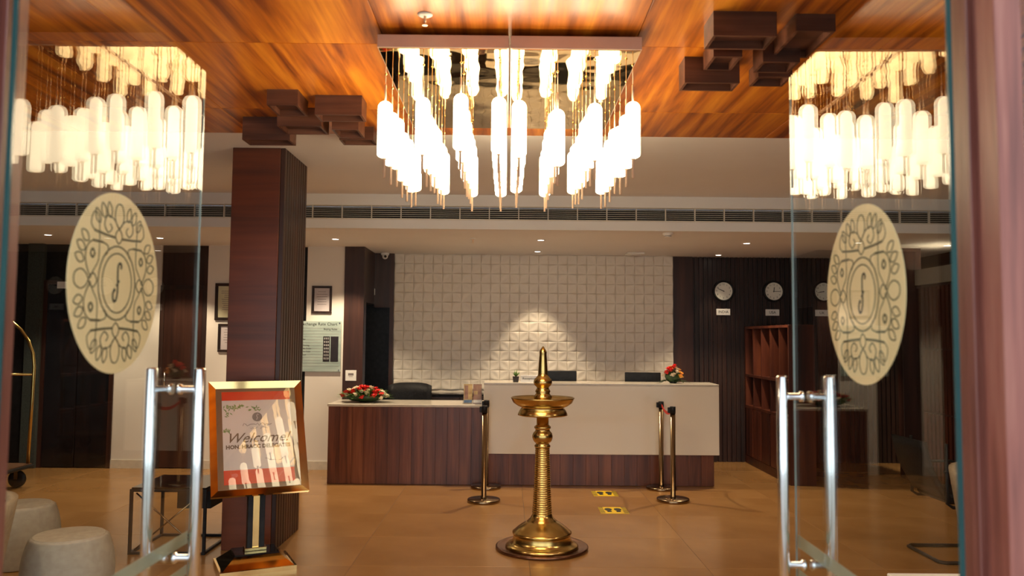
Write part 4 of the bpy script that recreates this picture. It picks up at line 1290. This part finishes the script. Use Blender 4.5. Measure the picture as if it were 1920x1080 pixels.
# black frame side table by the pillar
stt = thing('side_table', 'black metal framed side table with brass cross braces left of the pillar', 'side table', (-2.47, 6.2, 0))
wx, wy, hz = .27, .27, .47
for sx in (-1, 1):
    for sy in (-1, 1):
        MB().box(sx * wx - .01, sx * wx + .01, sy * wy - .01, sy * wy + .01, 0, hz).build('leg', 'black', stt)
for z in (.01, hz - .01):
    m = MB()
    for sy in (-1, 1): m.box(-wx, wx, sy * wy - .009, sy * wy + .009, z - .009, z + .009)
    for sx in (-1, 1): m.box(sx * wx - .009, sx * wx + .009, -wy, wy, z - .009, z + .009)
    m.build('frame_rail', 'black', stt)
MB().box(-wx, wx, -wy, wy, hz, hz + .012).build('table_top', 'black_gloss', stt)
for sx in (-1, 1):
    MB().tube([(sx * .24, -.26, .03), (-sx * .24, -.26, .44)], .006, 6).build('brace', 'antique', stt)
MB().box(0.02, wx, -.16, .16, hz - .16, hz - .02).build('drawer', 'black', stt)

# luggage trolley
tr = thing('luggage_trolley', 'brass luggage trolley with arched rails at the far left', 'luggage trolley', (at(36, 800, 8.2).x - .55, 8.2, 0))
MB().bevbox(-.55, .55, -.30, .30, .20, .235, .01).build('platform', 'black', tr)
MB().box(-.53, .53, -.28, .28, .235, .245).build('carpet', 'trolley_mat', tr)
for sy in (-1, 1):
    pts = [(.50, sy * .26, .24)]
    pts += [(.515, sy * .26, .9), (.52, sy * .26, 1.25)]
    for k in range(1, 12):
        a = PI * k / 12
        pts.append((.52 * math.cos(a), sy * .26 * (1), 1.25 + .55 * math.sin(a)))
    pts += [(-.52, sy * .26, 1.25), (-.515, sy * .26, .9), (-.50, sy * .26, .24)]
    MB().tube(pts, .017, 10).build('arch_rail', 'brass', tr)
MB().tube([(-.52, -.26, 1.17), (.52, -.26, 1.17)], .012).build('cross_rail', 'brass', tr)
MB().tube([(-.52, .26, 1.17), (.52, .26, 1.17)], .012).build('cross_rail', 'brass', tr)
MB().tube([(0, -.26, 1.80), (0, .26, 1.80)], .012).build('hanging_rail', 'brass', tr)
for sx in (-1, 1):
    for sy in (-1, 1):
        w_ = MB().lathe([(.06, -.018), (.088, -.014), (.088, .014), (.06, .018)], (sx * .42, sy * .22, .090), 24, axis='y').build('wheel', 'black', tr)
        MB().box(sx * .42 - .02, sx * .42 + .02, sy * .22 - .028, sy * .22 - .020, .09, .2).box(sx * .42 - .02, sx * .42 + .02, sy * .22 + .020, sy * .22 + .028, .09, .2).build('fork', 'antique', w_)
